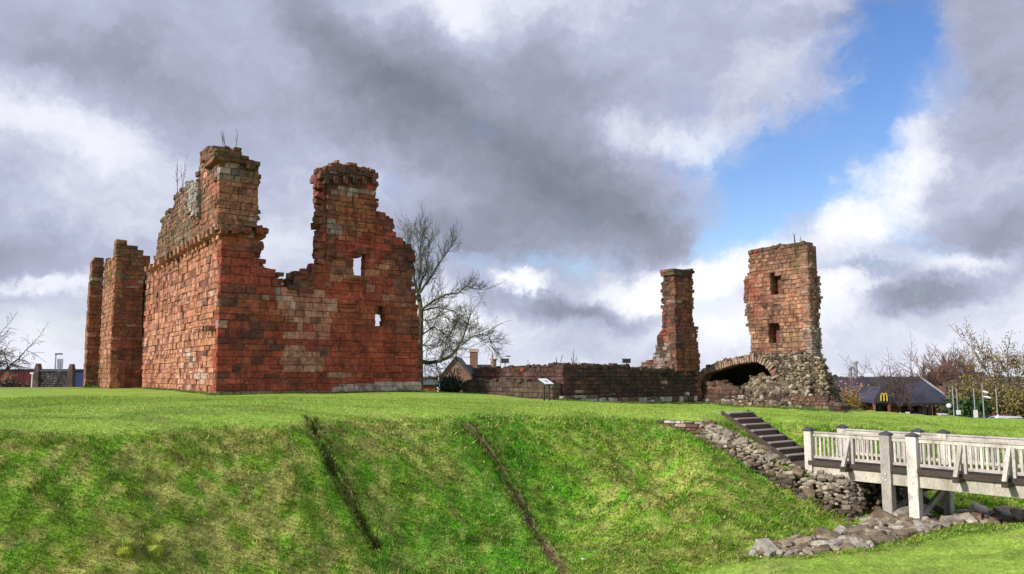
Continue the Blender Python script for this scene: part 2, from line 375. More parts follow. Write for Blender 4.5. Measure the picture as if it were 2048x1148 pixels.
def hit(u, v, zf=None):
    d = ray(u, v); lo = 5.0; prev = None
    for k in range(700):
        Y = 6 + k * .1; p = d * (Y / d.y); g = float((zf or zbase)(p.x, p.y))
        if p.z < g: return Vector((p.x, p.y, g))
    return p
gl = [hit(*g) for g in gully]; tl = [hit(*g) for g in track]
GL = [(p.x, p.y) for p in gl]; TL = [(p.x, p.y) for p in tl]
def zfun(x, y):
    z = zbase(x, y)
    dg = pdist(x, y, GL) ; dt = pdist(x, y, TL)
    wob = .8 + 1.0 * (vnoise(x, y, .4, 5) - .5); dg = dg + .10 * (vnoise(x, y, .5, 15) - .5)
    z = z - .38 * np.exp(-(dg / (.08 * wob)) ** 2) + .03 * np.exp(-((dg - .35) / .25) ** 2) - .07 * np.exp(-(dt / .14) ** 2)
    near = sstep(60 - y, 0, 10)
    slope = sstep(-1.35 - z, 0, .5) * near
    z = z + slope * ((fbm(x, y, 1.1, 3) - .5) * .20 + (vnoise(x, y, .28, 9) - .5) * .09) + near * (fbm(x, y, 3.5, 4) - .5) * .10
    return z
def axis(segs):
    out = []
    for a, b, s in segs: out += list(np.arange(a, b, s))
    return np.array(out)
gx = axis([(-1500, -200, 130), (-200, -60, 14), (-60, -24, 1.2), (-24, -13, .4), (-13, 15, .08), (15, 26, .4), (26, 60, 1.2), (60, 200, 14), (200, 1600, 130)])
gy = axis([(-900, -60, 120), (-60, -4, 5), (-4, 8, 1), (8, 28, .085), (28, 36, .3), (36, 70, .7), (70, 200, 12), (200, 2500, 160)])
X, Y_ = np.meshgrid(gx, gy); Z = zfun(X, Y_)

def turf_color(x, y, z, blades=False):
    """real plant colours: mown lawn on the level, moss, lush grass and dead straw on the banks, bare soil in gully and track"""
    n = len(x); col = np.zeros((n, 3))
    lawn = np.array([.22, .38, .05]); lawn2 = np.array([.33, .44, .08]); lush = np.array([.10, .32, .018]); moss = np.array([.24, .33, .04]); straw = np.array([.46, .43, .14]); soil = np.array([.10, .055, .038]); pit = np.array([.04, .028, .016]); dark_ = np.array([.065, .085, .015])
    a = fbm(x, y, 3.0, 11)[:, None]; base_l = lawn * (1 - a) + lawn2 * a
    t = sstep(vnoise(x, y * 2.2, 1.2, 21), .45, .8)[:, None]; base_l = base_l * (1 - .25 * t); t = sstep(fbm(x, y * 1.5, .9, 27), .55, .75)[:, None]; base_l = base_l * (1 - .35 * t) + np.array([.34, .33, .12]) * .35 * t
    m = sstep(fbm(x, y, 2.2, 31, 6) + .05 * sstep(-x, -2, 6), .38, .56)[:, None]; s = sstep(.72 * fbm(x, y, .26, 41, 4) + .28 * fbm(x + y * .3, y, 1.3, 43, 3), .42, .58)[:, None]; dk = sstep(fbm(x, y, .22, 47), .46, .64)[:, None]
    m = np.clip(.24 + .30 * m + (.30 * sstep(-x, 2, 8) - .22 * sstep(2.5 - np.abs(x + .5), 0, 2.5))[:, None] + .9 * (fbm(x, y, .3, 91, 3)[:, None] - .5), 0, 1); slope = lush * (1 - m) + moss * m
    # straw amount grows to the lower left and on the east flank of the mound
    amt = .50 + .45 * sstep(-x, -1, 7) + .55 * sstep(-(np.hypot((x - 3.9) / 2.2, (y - 20.6) / 1.8)), -1.3, -.3)
    amt = (amt * (.45 + .65 * m[:, 0]))[:, None]
    slope = slope * (1 - s * np.clip(amt, 0, .72)) + straw * s * np.clip(amt, 0, .72)
    slope = slope * (1 - .42 * dk) + dark_ * .42 * dk
    zc = -1.15 - .012 * np.maximum(0, x) ** 1.55
    w = sstep(zc - z + .14 * (fbm(x, y, 1.3, 51) - .5) * 2, -.06, .16)[:, None]
    # near bank (photographer's side) is mown
    nb = (sstep(x * .33 + 13.4 - y, -.2, .25) * sstep(x, -4, 1))[:, None]
    w = w * (1 - nb)
    w = w * sstep(32 - y, 0, 2)[:, None]
    col = base_l * (1 - w) + slope * w
    dg = pdist(x, y, GL) + .12 * (vnoise(x, y, .35, 15) - .5); dt = pdist(x, y, TL)
    so = np.maximum(np.exp(-(dg / .07) ** 2) * .8, np.exp(-((dt + .10 * (vnoise(x, y, .3, 16) - .5)) / (.06 + .09 * vnoise(x, y, .7, 6))) ** 2))[:, None]
    so = np.clip(so, 0, 1); gq = np.exp(-(dg / .12) ** 2)[:, None]; soil = soil * (1 - gq) + pit * gq
    return col * (1 - so) + soil * so, w[:, 0], so[:, 0]

xs, ys, zs = X.ravel(), Y_.ravel(), Z.ravel()
tcol, _, _ = turf_color(xs, ys, zs)
far = sstep(np.hypot(xs, ys), 58, 90)[:, None]; tcol = tcol * (1 - far) + np.array([.11, .12, .06]) * far
ny, nx = X.shape
idx = np.arange(nx * ny).reshape(ny, nx)
quads = np.stack([idx[:-1, :-1], idx[:-1, 1:], idx[1:, 1:], idx[1:, :-1]], -1).reshape(-1, 4)
def npmesh(name, V, Fc, m, cols=None, smooth=True):
    me = bpy.data.meshes.new(name); k = Fc.shape[1]
    me.vertices.add(len(V)); me.vertices.foreach_set('co', V.astype(np.float32).ravel())
    me.loops.add(Fc.size); me.loops.foreach_set('vertex_index', Fc.astype(np.int32).ravel())
    me.polygons.add(len(Fc)); me.polygons.foreach_set('loop_start', (np.arange(len(Fc)) * k).astype(np.int32))
    me.update(calc_edges=True); me.materials.append(m)
    if cols is not None:
        a = me.color_attributes.new('tint', 'FLOAT_COLOR', 'POINT'); c4 = np.ones((len(V), 4), np.float32); c4[:, :3] = cols; a.data.foreach_set('color', c4.ravel())
    me.polygons.foreach_set('use_smooth', np.full(len(Fc), smooth))
    return me
ground = bpy.data.objects.new('ground', npmesh('ground', np.stack([xs, ys, zs], 1), quads, M['ground'], tcol)); C.objects.link(ground)
ground['kind'] = 'structure'
ground['label'] = 'green grass castle mound with lawn on top and dry moat slope in front'

# grass blades
nr = np.random.default_rng(3)
def scatter(n, x0, x1, y0, y1, p=1.0):
    # density falls with distance so that blades stay about as thick in the picture
    y = y0 * (y1 / y0) ** (nr.random(n) ** p); x = nr.uniform(-1, 1, n) * (y * .70); 
    k = (x > x0) & (x < x1); return x[k], y[k]
bx, by = scatter(640000, -24, 24, 10.5, 40, 1.0)
def inbed(x, y):
    st = inpoly(x, y, [tuple(stp(-.6, -.08)), tuple(stp(-.6, STW + .08)), tuple(stp(3.0, STW + .08)), tuple(stp(3.0, -.08))])
    return st
FOOT = [[(1478, 1111), (1600, 1087), (1690, 1066), (1712, 1046), (1762, 1030), (1862, 1035), (1902, 1049), (1935, 1058), (1925, 1063), (1862, 1077), (1772, 1105), (1642, 1112), (1490, 1117)],
        [(1898, 1046), (1940, 1021), (2060, 1015), (2200, 1010), (2200, 1040), (2048, 1047), (1935, 1060)]]
footp = [[(G(u, v, -3.58).x, G(u, v, -3.58).y) for u, v in f] for f in FOOT]
keep = ~inbed(bx, by)
for f in footp: keep &= ~inpoly(bx, by, f)
bx, by = bx[keep], by[keep]
bz = zfun(bx, by); bc, bw, bs = turf_color(bx, by, bz, True)
keep = nr.random(len(bx)) > bs * 1.1; bx, by, bz, bc, bw = bx[keep], by[keep], bz[keep], bc[keep], bw[keep]
# longer unmown fringe along the feet of the walls
nfr = len(bx); fringe = []
for (a, b, cnt) in ((PY(429, 790, 41.9), PY(846, 785, 48.9), 5000), (PY(280, 777, 58), PY(429, 790, 41.8), 4000), (PY(1126, 802, 44.6), PY(1404, 808, 51.2), 3000), (PY(930, 786, 52.5), PY(1126, 802, 44.5), 3000), (PY(1404, 808, 51.2), PY(1692, 825, 43.2), 4000), (PY(168, 775, 61), PY(280, 777, 57.4), 2000)):
    t_ = nr.random(cnt); fringe.append(np.stack([a.x + (b.x - a.x) * t_ + nr.normal(0, .12, cnt), a.y + (b.y - a.y) * t_ - np.abs(nr.normal(0, .16, cnt))], 1))
nwall = sum(len(q) for q in fringe)
for line, off, cnt in ((GL, .085, 5200), (TL, .11, 3600)):
    P_ = np.array(line); k_ = nr.integers(0, len(P_) - 1, cnt); t_ = nr.random((cnt, 1)); q = P_[k_] * (1 - t_) + P_[k_ + 1] * t_
    d_ = P_[k_ + 1] - P_[k_]; d_ /= np.linalg.norm(d_, axis=1, keepdims=True) + 1e-9; nn_ = np.stack([-d_[:, 1], d_[:, 0]], 1)
    sd = np.where(nr.random(cnt) < .5, -1, 1) * (off * (.6 + .9 * vnoise(q[:, 0], q[:, 1], .25, 99)) + np.abs(nr.normal(0, .04, cnt)))
    fringe.append(q + nn_ * sd[:, None])
fringe = np.concatenate(fringe); fz = zfun(fringe[:, 0], fringe[:, 1]); nf_ = len(fringe)
bx = np.concatenate([bx, fringe[:, 0]]); by = np.concatenate([by, fringe[:, 1]]); bz = np.concatenate([bz, fz]); bw = np.concatenate([bw, np.where(np.arange(nf_) < nwall, 0, .6)])
bc = np.concatenate([bc, np.where(nr.random((nf_, 1)) < .3, [[.26, .24, .08]], [[.10, .19, .025]])])
n = len(bx)
clump = fbm(bx, by, .5, 61)
L_ = (.028 + .012 * nr.random(n)) * (1 - bw) + (.035 + .26 * np.clip(clump - .3, 0, 1) * nr.random(n)) * bw
L_ *= np.clip(by / 18, .8, 2.0); L_[nfr:] = np.where(np.arange(nf_) < nwall, nr.uniform(.06, .24, nf_), nr.uniform(.04, .13, nf_)) * (.4 + vnoise(fringe[:, 0] * .8 + fringe[:, 1], fringe[:, 1], .8, 88))
wd = .0055 * np.clip(by / 15, .75, 2.6) * (1 + .3 * bw)
big = (nr.random(n) < .22 * bw); L_ = np.where(big, L_ * 1.1 + .015, L_); wd = np.where(big, wd * 1.9, wd)
az = nr.uniform(0, 2 * math.pi, n); ln = nr.uniform(.15, .9, n); la = nr.uniform(0, 2 * math.pi, n)
# long bank grass combs downhill (towards the viewer)
dx = np.cos(la) * ln * L_; dy = np.sin(la) * ln * L_ - .6 * L_ * bw
px, py = np.cos(az) * wd / 2 * 2, np.sin(az) * wd / 2 * 2
zb = bz - .004 + bw * .05 * (vnoise(bx, by, .13, 71) - .4)
V = np.zeros((n, 3, 3)); V[:, 0] = np.stack([bx - px, by - py, zb], 1); V[:, 1] = np.stack([bx + px, by + py, zb], 1)
V[:, 2] = np.stack([bx + dx, by + dy, zb + L_ * (.95 - .35 * ln)], 1)
var = ((.55 + .75 * nr.random(n)) * (1 + bw * 1.0 * (vnoise(bx, by, .13, 73) - .45)))[:, None]
vb = (.7 + .9 * nr.random(n) ** 1.3)[:, None]; var = np.where(big[:, None], vb, var); bcol = bc * var
bcol = np.where((big & (nr.random(n) < .16))[:, None], np.array([.50, .48, .18]) * (.7 + .5 * nr.random(n))[:, None], bcol); bcol = np.where((big & (nr.random(n) < .07))[:, None], np.array([.12, .09, .04]), bcol)
dead = (nr.random(n) < .10 * bw + .02)[:, None]; bcol = np.where(dead, np.array([.42, .34, .17]) * var, bcol)
cols = np.repeat(bcol[:, None], 3, 1); cols[:, 2] *= 1.15
grass = bpy.data.objects.new('grass', npmesh('grass', V.reshape(-1, 3), np.arange(n * 3).reshape(-1, 3), M['grass'], cols.reshape(-1, 3), False))
C.objects.link(grass); grass['kind'] = 'stuff'; grass['label'] = 'short green and straw coloured grass blades covering the mound and its banks'; grass['category'] = 'grass'

# ------------------------------------------------------------------ masonry
def stone_variant(k):
    r = random.Random(100 + k); vs = []
    for (y, ins) in ((.5, 0.0), (-.41, 0.0), (-.5, .065)):
        for (sx, sz_) in ((-1, -1), (1, -1), (1, 1), (-1, 1)):
            j = .018 if y > 0 else .05
            vs.append((sx * (.5 - ins * r.uniform(.6, 1.4)) + r.uniform(-j, j), y + (r.uniform(-.07, .07) if y < 0 else 0), sz_ * (.5 - ins * r.uniform(.8, 1.7)) + r.uniform(-j, j)))
    fs = [(0, 3, 2, 1), (8, 9, 10, 11)]
    for a, b in ((0, 4), (4, 8)):
        for i in range(4): j = (i + 1) % 4; fs.append((a + i, a + j, b + j, b + i))
    return vs, fs
SV = [stone_variant(k) for k in range(20)]
def cob_variant(k):
    r = random.Random(500 + k); vs = []; fs = []; n, m = 7, 4
    vs.append((0, 0, -.5))
    for i in range(1, m):
        t = math.pi * i / m
        for j in range(n):
            a = 2 * math.pi * j / n; q = r.uniform(.86, 1.1)
            a += r.uniform(-.25, .25); sq = .5 / max(.55, (abs(math.cos(a)) ** 3.4 + abs(math.sin(a)) ** 3.4) ** (1 / 3.4)) * q * r.uniform(.88, 1.06)
            vs.append((math.cos(a) * sq * math.sin(t) ** .75, math.sin(a) * sq * math.sin(t) ** .75, -.5 * math.cos(t) * r.uniform(.9, 1.05)))
    vs.append((0, 0, .5))
    for j in range(n): fs.append((0, 1 + (j + 1) % n, 1 + j))
    for i in range(m - 2):
        for j in range(n): a = 1 + i * n; b = a + n; j2 = (j + 1) % n; fs.append((a + j, a + j2, b + j2, b + j))
    e = len(vs) - 1; a = 1 + (m - 2) * n
    for j in range(n): fs.append((a + j, a + (j + 1) % n, e))
    return vs, fs
CV = [cob_variant(k) for k in range(14)]
def var_meshes(VV, m, nm, smooth):
    out = []
    for vs, fs in VV:
        b = MB(); b.add(vs, fs); out.append(b.mesh(nm, m, smooth))
    return out
SM = var_meshes(SV, M['stone_obj'], 'stone', False); CM = var_meshes(CV, M['cob_obj'], 'stone', True)

class Stones:
    """stones of one thing: the ones that show largest become objects, the rest one joined part"""
    def __init__(s): s.l = []
    def add(s, parent, c, X, Y, Z, dims, col, kind='s', name='stone'):
        u, v, f = proj(c); area = dims[0] * dims[2] * (F / max(f, 1)) ** 2
        s.l.append((area, parent, Vector(c), Vector(X), Vector(Y), Vector(Z), dims, col, kind, rnd.randrange(20 if kind == 's' else 14), name))
    def flush(s, limit=300, minpx=60, names=('small_stones',)):
        s.l.sort(key=lambda t: -t[0]); cnt = {}; rest = {}
        for t in s.l:
            area, parent, c, X_, Y2, Z_, d, col, kind, k, nm = t
            if cnt.get(nm, 0) < limit and area >= minpx:
                cnt[nm] = cnt.get(nm, 0) + 1
                o = bpy.data.objects.new(nm, (SM if kind == 's' else CM)[k]); link(o, parent); o.color = (*col, 1)
                m = Matrix((X_ * d[0], Y2 * d[1], Z_ * d[2])).transposed().to_4x4(); m.translation = c
                o.matrix_basis = parent.matrix_basis.inverted() @ m if parent is not None and parent.parent is None else m
            else: rest.setdefault((id(parent), kind), (parent, []))[1].append(t)
        for (pid, kind), (parent, lst) in rest.items():
            b = MB()
            for (area, p_, c, X_, Y2, Z_, d, col, kd, k, nm) in lst:
                vs, fs = (SV if kind == 's' else CV)[k]
                b.add([c + X_ * (q[0] * d[0]) + Y2 * (q[1] * d[1]) + Z_ * (q[2] * d[2]) for q in vs], fs, col)
            o = b.build('small_stones', M['stone_join' if kind == 's' else 'cob_join'], parent, kind == 'c', 'stuff')

RED = (.42, .092, .052); RED2 = (.31, .070, .044); ORG = (.47, .225, .14); PINK = (.52, .265, .19); PALE = (.52, .43, .36); SOOT_SHADE = (.07, .045, .038); BRN = (.19, .095, .062); GREY = (.36, .33, .29); MOSS = (.12, .11, .05)  # blackest tone: sooty stone, and shade painted on parts of the castle
def mix(a, b, t): return tuple(a[i] * (1 - t) + b[i] * t for i in range(3))
def painter(base, blobs, var=.13):
    """base: list of colours; blobs: (u, v, ru, rv, colour, probability) patches of differently coloured stone"""
    def f(c):
        u, v, _ = proj(c); w = c.x * .8 - c.y * .9; nb = len(base)
        q = float(vnoise(w, c.z, 1.3, 3)) * .7 + rnd.random() * .3; x_ = min(q * 1.25 - .1, .999) * (nb - 1); x_ = max(x_, 0); i = int(x_)
        col = mix(base[i], base[min(i + 1, nb - 1)], x_ - i)
        for bi, (bu, bv, ru, rv, bc, p) in enumerate(blobs):
            d = ((u - bu) / ru) ** 2 + ((v - bv) / rv) ** 2
            if d < 1:
                q = float(vnoise(w * .7, c.z, .9, 40 + bi)) * .6 + rnd.random() * .4
                if q < .18 + p * .72 * (1 - d * .45): col = mix(col, bc, rnd.uniform(.45, .85))
        if rnd.random() < .012: col = mix(col, PALE, .5)
        if rnd.random() < .05: col = mix(col, SOOT_SHADE, .5)
        k = rnd.uniform(1 - var, 1 + var)
        return tuple(x * k for x in col)
    return f
def scan(poly, z):
    xs_ = []
    for i in range(len(poly)):
        (s0, z0), (s1, z1) = poly[i], poly[(i + 1) % len(poly)]
        if (z0 > z) != (z1 > z): xs_.append(s0 + (s1 - s0) * (z - z0) / (z1 - z0))
    xs_.sort(); return list(zip(xs_[::2], xs_[1::2]))
def wall_plane(O, U): return Vector((O[0], O[1], 0)), Vector((U[0], U[1], 0)).normalized()
def px2sz(u, v, O, U, off=0):
    """pixel -> (distance along, height) on the vertical plane through O along U, moved off metres outward"""
    O3, U3 = wall_plane(O, U); inn = Vector((0, 0, 1)).cross(U3); O3 = O3 - inn * off
    d = ray(u, v); t = O3.dot(inn) / d.dot(inn); p = d * t
    return ((p - O3).dot(U3), p.z)
def masonry(S_, parent, O, U, T, poly, holes=(), ch=.45, sl=.9, paint=None, off=0.0, depth=.32, proud=.024, rag=.16, coremat='core', corename=None, smin=None, smax=None, back=False):
    O3, U3 = wall_plane(O, U); inn = Vector((0, 0, 1)).cross(U3); O3 = O3 - inn * off; UP = Vector((0, 0, 1))
    zs_ = [p[1] for p in poly]; z = min(zs_); core = MB()
    pts_all = [p[0] for p in poly]
    while z < max(zs_) - .04:
        h = ch * rnd.uniform(.72, 1.28); zm = z + h * .5
        if z + h > max(zs_) + .1: h = max(.12, max(zs_) - z); zm = z + h / 2
        iv = scan(poly, min(zm, max(zs_) - .01))
        for hp in holes:
            hv = scan(hp, zm)
            for (h0, h1) in hv:
                nv = []
                for (a, b) in iv:
                    if h1 <= a or h0 >= b: nv.append((a, b)); continue
                    if h0 > a: nv.append((a, h0))
                    if h1 < b: nv.append((h1, b))
                iv = nv
        for (a, b) in iv:
            def ishole(s): return any(abs(s - h0) < .02 or abs(s - h1) < .02 for hp in holes for (h0, h1) in scan(hp, zm))
            if smin is not None and a < smin + .12: a = smin
            elif not ishole(a): a += rnd.uniform(-rag, rag)
            if smax is not None and b > smax - .12: b = smax
            elif not ishole(b): b += rnd.uniform(-rag, rag)
            if b - a < .18: continue
            core.box(O3, U3, inn, UP, a + .05, b - .05, .045, T, z - .002, z + h - .004)
            s = a; first = True
            while s < b - .02:
                l = sl * rnd.uniform(.45, 1.6)
                if b - s - l < sl * .4: l = b - s
                e = s + l; edge = first or e > b - .02
                dp = depth if not edge else min(T * .95, depth * rnd.uniform(1.2, 2.6))
                pr = rnd.uniform(-proud, proud)
                c = O3 + U3 * ((s + e) / 2) + inn * (dp / 2 - pr) + UP * (z + h / 2)
                g = rnd.uniform(.006, .024)
                if edge and rag > .05 and rnd.random() < .3: pr += .03
                if not edge and rnd.random() < .14:
                    hh = h * rnd.uniform(.35, .65)
                    for z0_, z1_ in ((z, z + hh), (z + hh, z + h)):
                        c_ = Vector((c.x, c.y, (z0_ + z1_) / 2)) + inn * rnd.uniform(-.02, .03); S_.add(parent, c_, U3, inn, UP, (l - g, dp, z1_ - z0_ - g), paint(c_))
                elif not edge and rnd.random() < .035: pass
                else: S_.add(parent, c, U3, inn, UP, (l - g, dp, h - g), paint(c))
                if back and rnd.random() < .9:
                    c2 = O3 + U3 * ((s + e) / 2) + inn * (T - .12) + UP * (z + h / 2)
                    S_.add(parent, c2, U3 * -1, inn * -1, UP, (l - g, .3, h - g), paint(c2))
                s = e; first = False
        z += h
    if rag > .045:
        zb0 = min(zs_); n_ = len(poly); smid = (min(pts_all) + max(pts_all)) / 2
        for i in range(n_):
            a, b = poly[i], poly[(i + 1) % n_]; L = math.hypot(b[0] - a[0], b[1] - a[1]); st = min(.30, max(.17, ch * .6))
            for k in range(int(L / st)):
                f = (k + rnd.random()) / (L / st); s_ = a[0] + (b[0] - a[0]) * f; z_ = a[1] + (b[1] - a[1]) * f
                if z_ < zb0 + .9 or (smin is not None and s_ < smin + .15) or (smax is not None and s_ > smax - .15): continue
                for q in range(2 if T > .6 else 1):
                    dq = rnd.uniform(.05, T - .1); sz_ = rnd.uniform(.7, 1.25) * min(ch, .36)
                    c = O3 + U3 * (s_ + rnd.uniform(-.09, .08) + (.10 if s_ < smid else -.10) * (1 if abs(a[0] - b[0]) < abs(a[1] - b[1]) else 0)) + inn * dq + UP * (z_ + rnd.uniform(-.16, .06))
                    X3 = (U3 + Vector((rnd.gauss(0, .25), rnd.gauss(0, .25), rnd.gauss(0, .18)))).normalized(); Z3 = (UP - X3 * UP.dot(X3)).normalized(); Y3 = Z3.cross(X3)
                    S_.add(parent, c, X3, Y3, Z3, (sz_ * rnd.uniform(1, 1.5), sz_, sz_ * rnd.uniform(.55, .95)), mix(paint(c), (.10, .07, .05), .45), name='edge_stone')
    return core
def core_build(core, name, parent, m='core'): return core.build(name, M[m], parent)
def pxs(lst, O, U, off=0): return [px2sz(u, v, O, U, off) for u, v in lst]

U1 = Vector((.817, .576)).normalized()         # front faces run this way (left to right)
U2 = Vector((.576, -.817)).normalized()        # side faces run this way (back to front)
N1 = Vector((.576, -.817)).normalized(); N2 = Vector((-.817, -.576)).normalized()
C0 = PY(430, 789, 42)
C0v = Vector((C0.x, C0.y))

# ---- main ruined range ----
castle = thing('ruined_castle_range', 'tall red sandstone ruined castle range with two broken turrets and a long sunlit side wall', 'castle ruin')
ST = Stones()
def part_wall(core, name, parent, m='core', label=None):
    o = core.build(name, M[m], parent)
    if label: o['label'] = label
    return o
class Lazy:
    """lets stones be collected before their part exists"""
def mwall(S_, name, thing_, label=None, m='core', **kw):
    o = bpy.data.objects.new(name, bpy.data.meshes.new(name)); link(o, thing_)
    core = masonry(S_, o, paint=kw.pop('paint'), **kw)
    me = core.mesh(name, M[m]); o.data = me
    if label: o['label'] = label
    return o
# front wall
fw = [(430, 796), (431, 700), (436, 560), (441, 455), (524, 455), (522, 480), (513, 506), (520, 529), (536, 535), (556, 547), (558, 570), (581, 576), (586, 550), (606, 544), (622, 541), (637, 525), (638, 452), (640, 340), (752, 340), (751, 427), (785, 434), (786, 461), (796, 478), (812, 486), (829, 502), (823, 534), (828, 574), (834, 620), (837, 688), (841, 733), (844, 790)]
pf = painter([RED, RED2, (.40, .12, .06)], [
    (470, 640, 60, 55, SOOT_SHADE, .6), (520, 690, 60, 40, SOOT_SHADE, .6), (460, 740, 70, 40, SOOT_SHADE, .5), (480, 540, 50, 80, BRN, .65), (500, 500, 30, 20, SOOT_SHADE, .6),  # left column darkened: soot stains with some shade painted in
    (605, 650, 60, 100, PINK, .7), (570, 620, 45, 60, PALE, .15), (600, 720, 40, 30, PINK, .6), (615, 685, 45, 14, PALE, .3),
    (565, 555, 60, 35, SOOT_SHADE, .5), (600, 560, 40, 30, SOOT_SHADE, .5), (640, 760, 200, 10, SOOT_SHADE, .55), (760, 778, 90, 10, PALE, .75), (620, 790, 200, 7, GREY, .5),
    (700, 350, 70, 28, SOOT_SHADE, .8), (695, 395, 60, 12, PALE, .7), (655, 440, 18, 80, BRN, .7), (700, 440, 40, 40, RED2, .6), (790, 470, 50, 50, SOOT_SHADE, .55),
    (815, 560, 32, 120, BRN, .75), (810, 500, 30, 40, SOOT_SHADE, .6), (790, 540, 40, 60, PINK, .35), (700, 560, 50, 60, ORG, .25), (760, 600, 60, 60, PINK, .25), (660, 590, 60, 30, PALE, .12), (545, 785, 120, 6, SOOT_SHADE, .5)])
holes = [pxs([(708, 506), (732, 506), (732, 555), (708, 555)], C0, U1), pxs([(752, 652), (752, 634), (757, 622), (763, 609), (771, 634), (769, 652)], C0, U1)]
mwall(ST, 'front_wall', castle, O=C0, U=U1, T=.75, poly=pxs(fw, C0, U1), holes=holes, ch=.40, sl=.75, paint=pf, smin=0.0, back=True)
Op = C0v + N1 * .10
mwall(ST, 'front_plinth', castle, O=Op, U=U1, T=.2, poly=pxs([(600, 796), (604, 781), (680, 779), (720, 771), (780, 765), (842, 762), (846, 790)], Op, U1), ch=.30, sl=.7, paint=painter([(.36, .24, .19), PALE, (.25, .12, .09)], [(640, 785, 60, 8, BRN, .5)]), rag=.04, depth=.18)
# window surrounds
for nm, (u0, v0, u1_, v1) in (('window_lintel', (700, 498, 740, 507)), ('window_sill', (702, 555, 738, 562))):
    a = px2sz(u0, v0, C0, U1); b = px2sz(u1_, v1, C0, U1); mb = MB()
    O3 = Vector((C0.x, C0.y, 0)); inn = Vector((-N1.x, -N1.y, 0)); mb.box(O3, Vector((*U1, 0)), inn, (0, 0, 1), a[0], b[0], -.06, .5, b[1], a[1])
    o = mb.build(nm, M['stone_obj'], castle); o.color = (.22, .09, .055, 1)
# second turret: proud face on the front wall with chamfered left side
p2 = painter([RED, RED2, BRN], [(695, 352, 90, 42, SOOT_SHADE, .9), (700, 388, 50, 12, PALE, .75), (655, 430, 22, 60, BRN, .6), (660, 350, 20, 40, SOOT_SHADE, .7), (700, 430, 40, 60, (.38, .15, .07), .5), (660, 470, 20, 30, GREY, .4)])
t2 = pxs([(652, 520), (655, 490), (653, 340), (751, 340), (751, 470), (745, 500)], C0, U1, .14)
mwall(ST, 'chimney_turret', castle, O=C0, U=U1, T=1.5, off=.14, poly=t2, holes=[pxs([(706, 502), (734, 502), (734, 556), (706, 556)], C0, U1, .14)], ch=.30, sl=.5, paint=p2, rag=.04)
tc2 = pxs([(644, 356), (641, 346), (648, 337), (662, 330), (675, 322), (684, 331), (700, 324), (712, 326), (716, 332), (735, 334), (752, 346), (753, 356)], C0, U1, .30)
mwall(ST, 'turret_cap', castle, O=C0, U=U1, T=1.7, off=.30, poly=tc2, ch=.24, sl=.42, paint=painter([SOOT_SHADE, BRN, (.11, .08, .04)], []), rag=.12, proud=.09)
# corbels under the cap of the second turret
for k in range(6):
    s, z = px2sz(650 + k * 19, 362, C0, U1, .15); c = Vector((C0.x, C0.y, 0)) + Vector((*U1, 0)) * s + Vector((*N1, 0)) * .2 + Vector((0, 0, z))
    ST.add(castle, c, Vector((*U1, 0)), Vector((-N1.x, -N1.y, 0)), Vector((0, 0, 1)), (.26, .5, .42), mix(SOOT_SHADE, BRN, rnd.random()), name='corbel')
# side wall
O2 = C0
ps = painter([ORG, (.45, .19, .11), (.52, .27, .17)], [(330, 560, 60, 60, BRN, .35), (400, 560, 60, 60, PINK, .45), (350, 680, 60, 60, PINK, .5), (400, 740, 60, 50, PALE, .22), (390, 690, 40, 40, SOOT_SHADE, .12), (290, 600, 18, 120, BRN, .6), (295, 740, 30, 60, RED2, .4), (330, 770, 70, 12, BRN, .3), (300, 700, 20, 30, (.6, .3, .2), .4)])
sw = [(280, 782), (282, 660), (284, 545), (305, 531), (441, 462), (436, 560), (431, 700), (429, 796)]
poly = pxs(sw, O2, U2)
mwall(ST, 'side_wall', castle, O=O2, U=U2, T=.9, poly=poly, ch=.36, sl=.62, paint=ps, smax=-.02, rag=.02, proud=.06)
# plinth of the side wall: lower courses step out
pl = pxs([(276, 780), (281, 722), (430, 706), (429, 796)], O2, U2, .1)
# three little corbels at the corner
for k in range(3):
    s, z = px2sz(411 + k * 6, 657, O2, U2, .2); c = Vector((C0.x, C0.y, 0)) + Vector((*U2, 0)) * s + Vector((*N2, 0)) * .18 + Vector((0, 0, z))
    ST.add(castle, c, Vector((*U2, 0)), Vector((-N2.x, -N2.y, 0)), Vector((0, 0, 1)), (.16, .4, .3), BRN, name='corbel')
# parapet carried on corbels
pp = painter([(.20, .115, .07), BRN, (.22, .16, .11), (.13, .09, .055)], [(400, 420, 40, 40, ORG, .3), (380, 400, 15, 40, (.30, .24, .20), .5), (340, 480, 40, 40, MOSS, .3), (420, 440, 30, 10, ORG, .5), (340, 500, 90, 20, MOSS, .35)])
par = [(304, 524), (310, 516), (313, 484), (319, 462), (324, 458), (326, 436), (334, 424), (346, 421), (348, 394), (362, 385), (372, 376), (373, 364), (396, 361), (399, 300), (435, 300), (436, 452)]
par = [(304, 524), (310, 514), (314, 484), (321, 460), (325, 436), (335, 424), (346, 420), (348, 394), (362, 383), (373, 372), (397, 366), (401, 440), (436, 448)]
mwall(ST, 'parapet', castle, O=O2, U=U2, T=.6, off=.35, poly=pxs(par, O2, U2, .35), ch=.30, sl=.45, paint=pp, rag=.06, back=True)
s0, zc0 = px2sz(374, 364, O2, U2, .5); s1, zc1 = px2sz(396, 364, O2, U2, .5)
mwall(ST, 'round_stair_turret', castle, O=O2, U=U2, T=.8, off=.6, poly=pxs([(371, 426), (371, 364), (393, 362), (394, 432)], O2, U2, .6), ch=.26, sl=.3, paint=painter([(.16, .13, .12), GREY, (.10, .08, .07)], []), rag=.02)
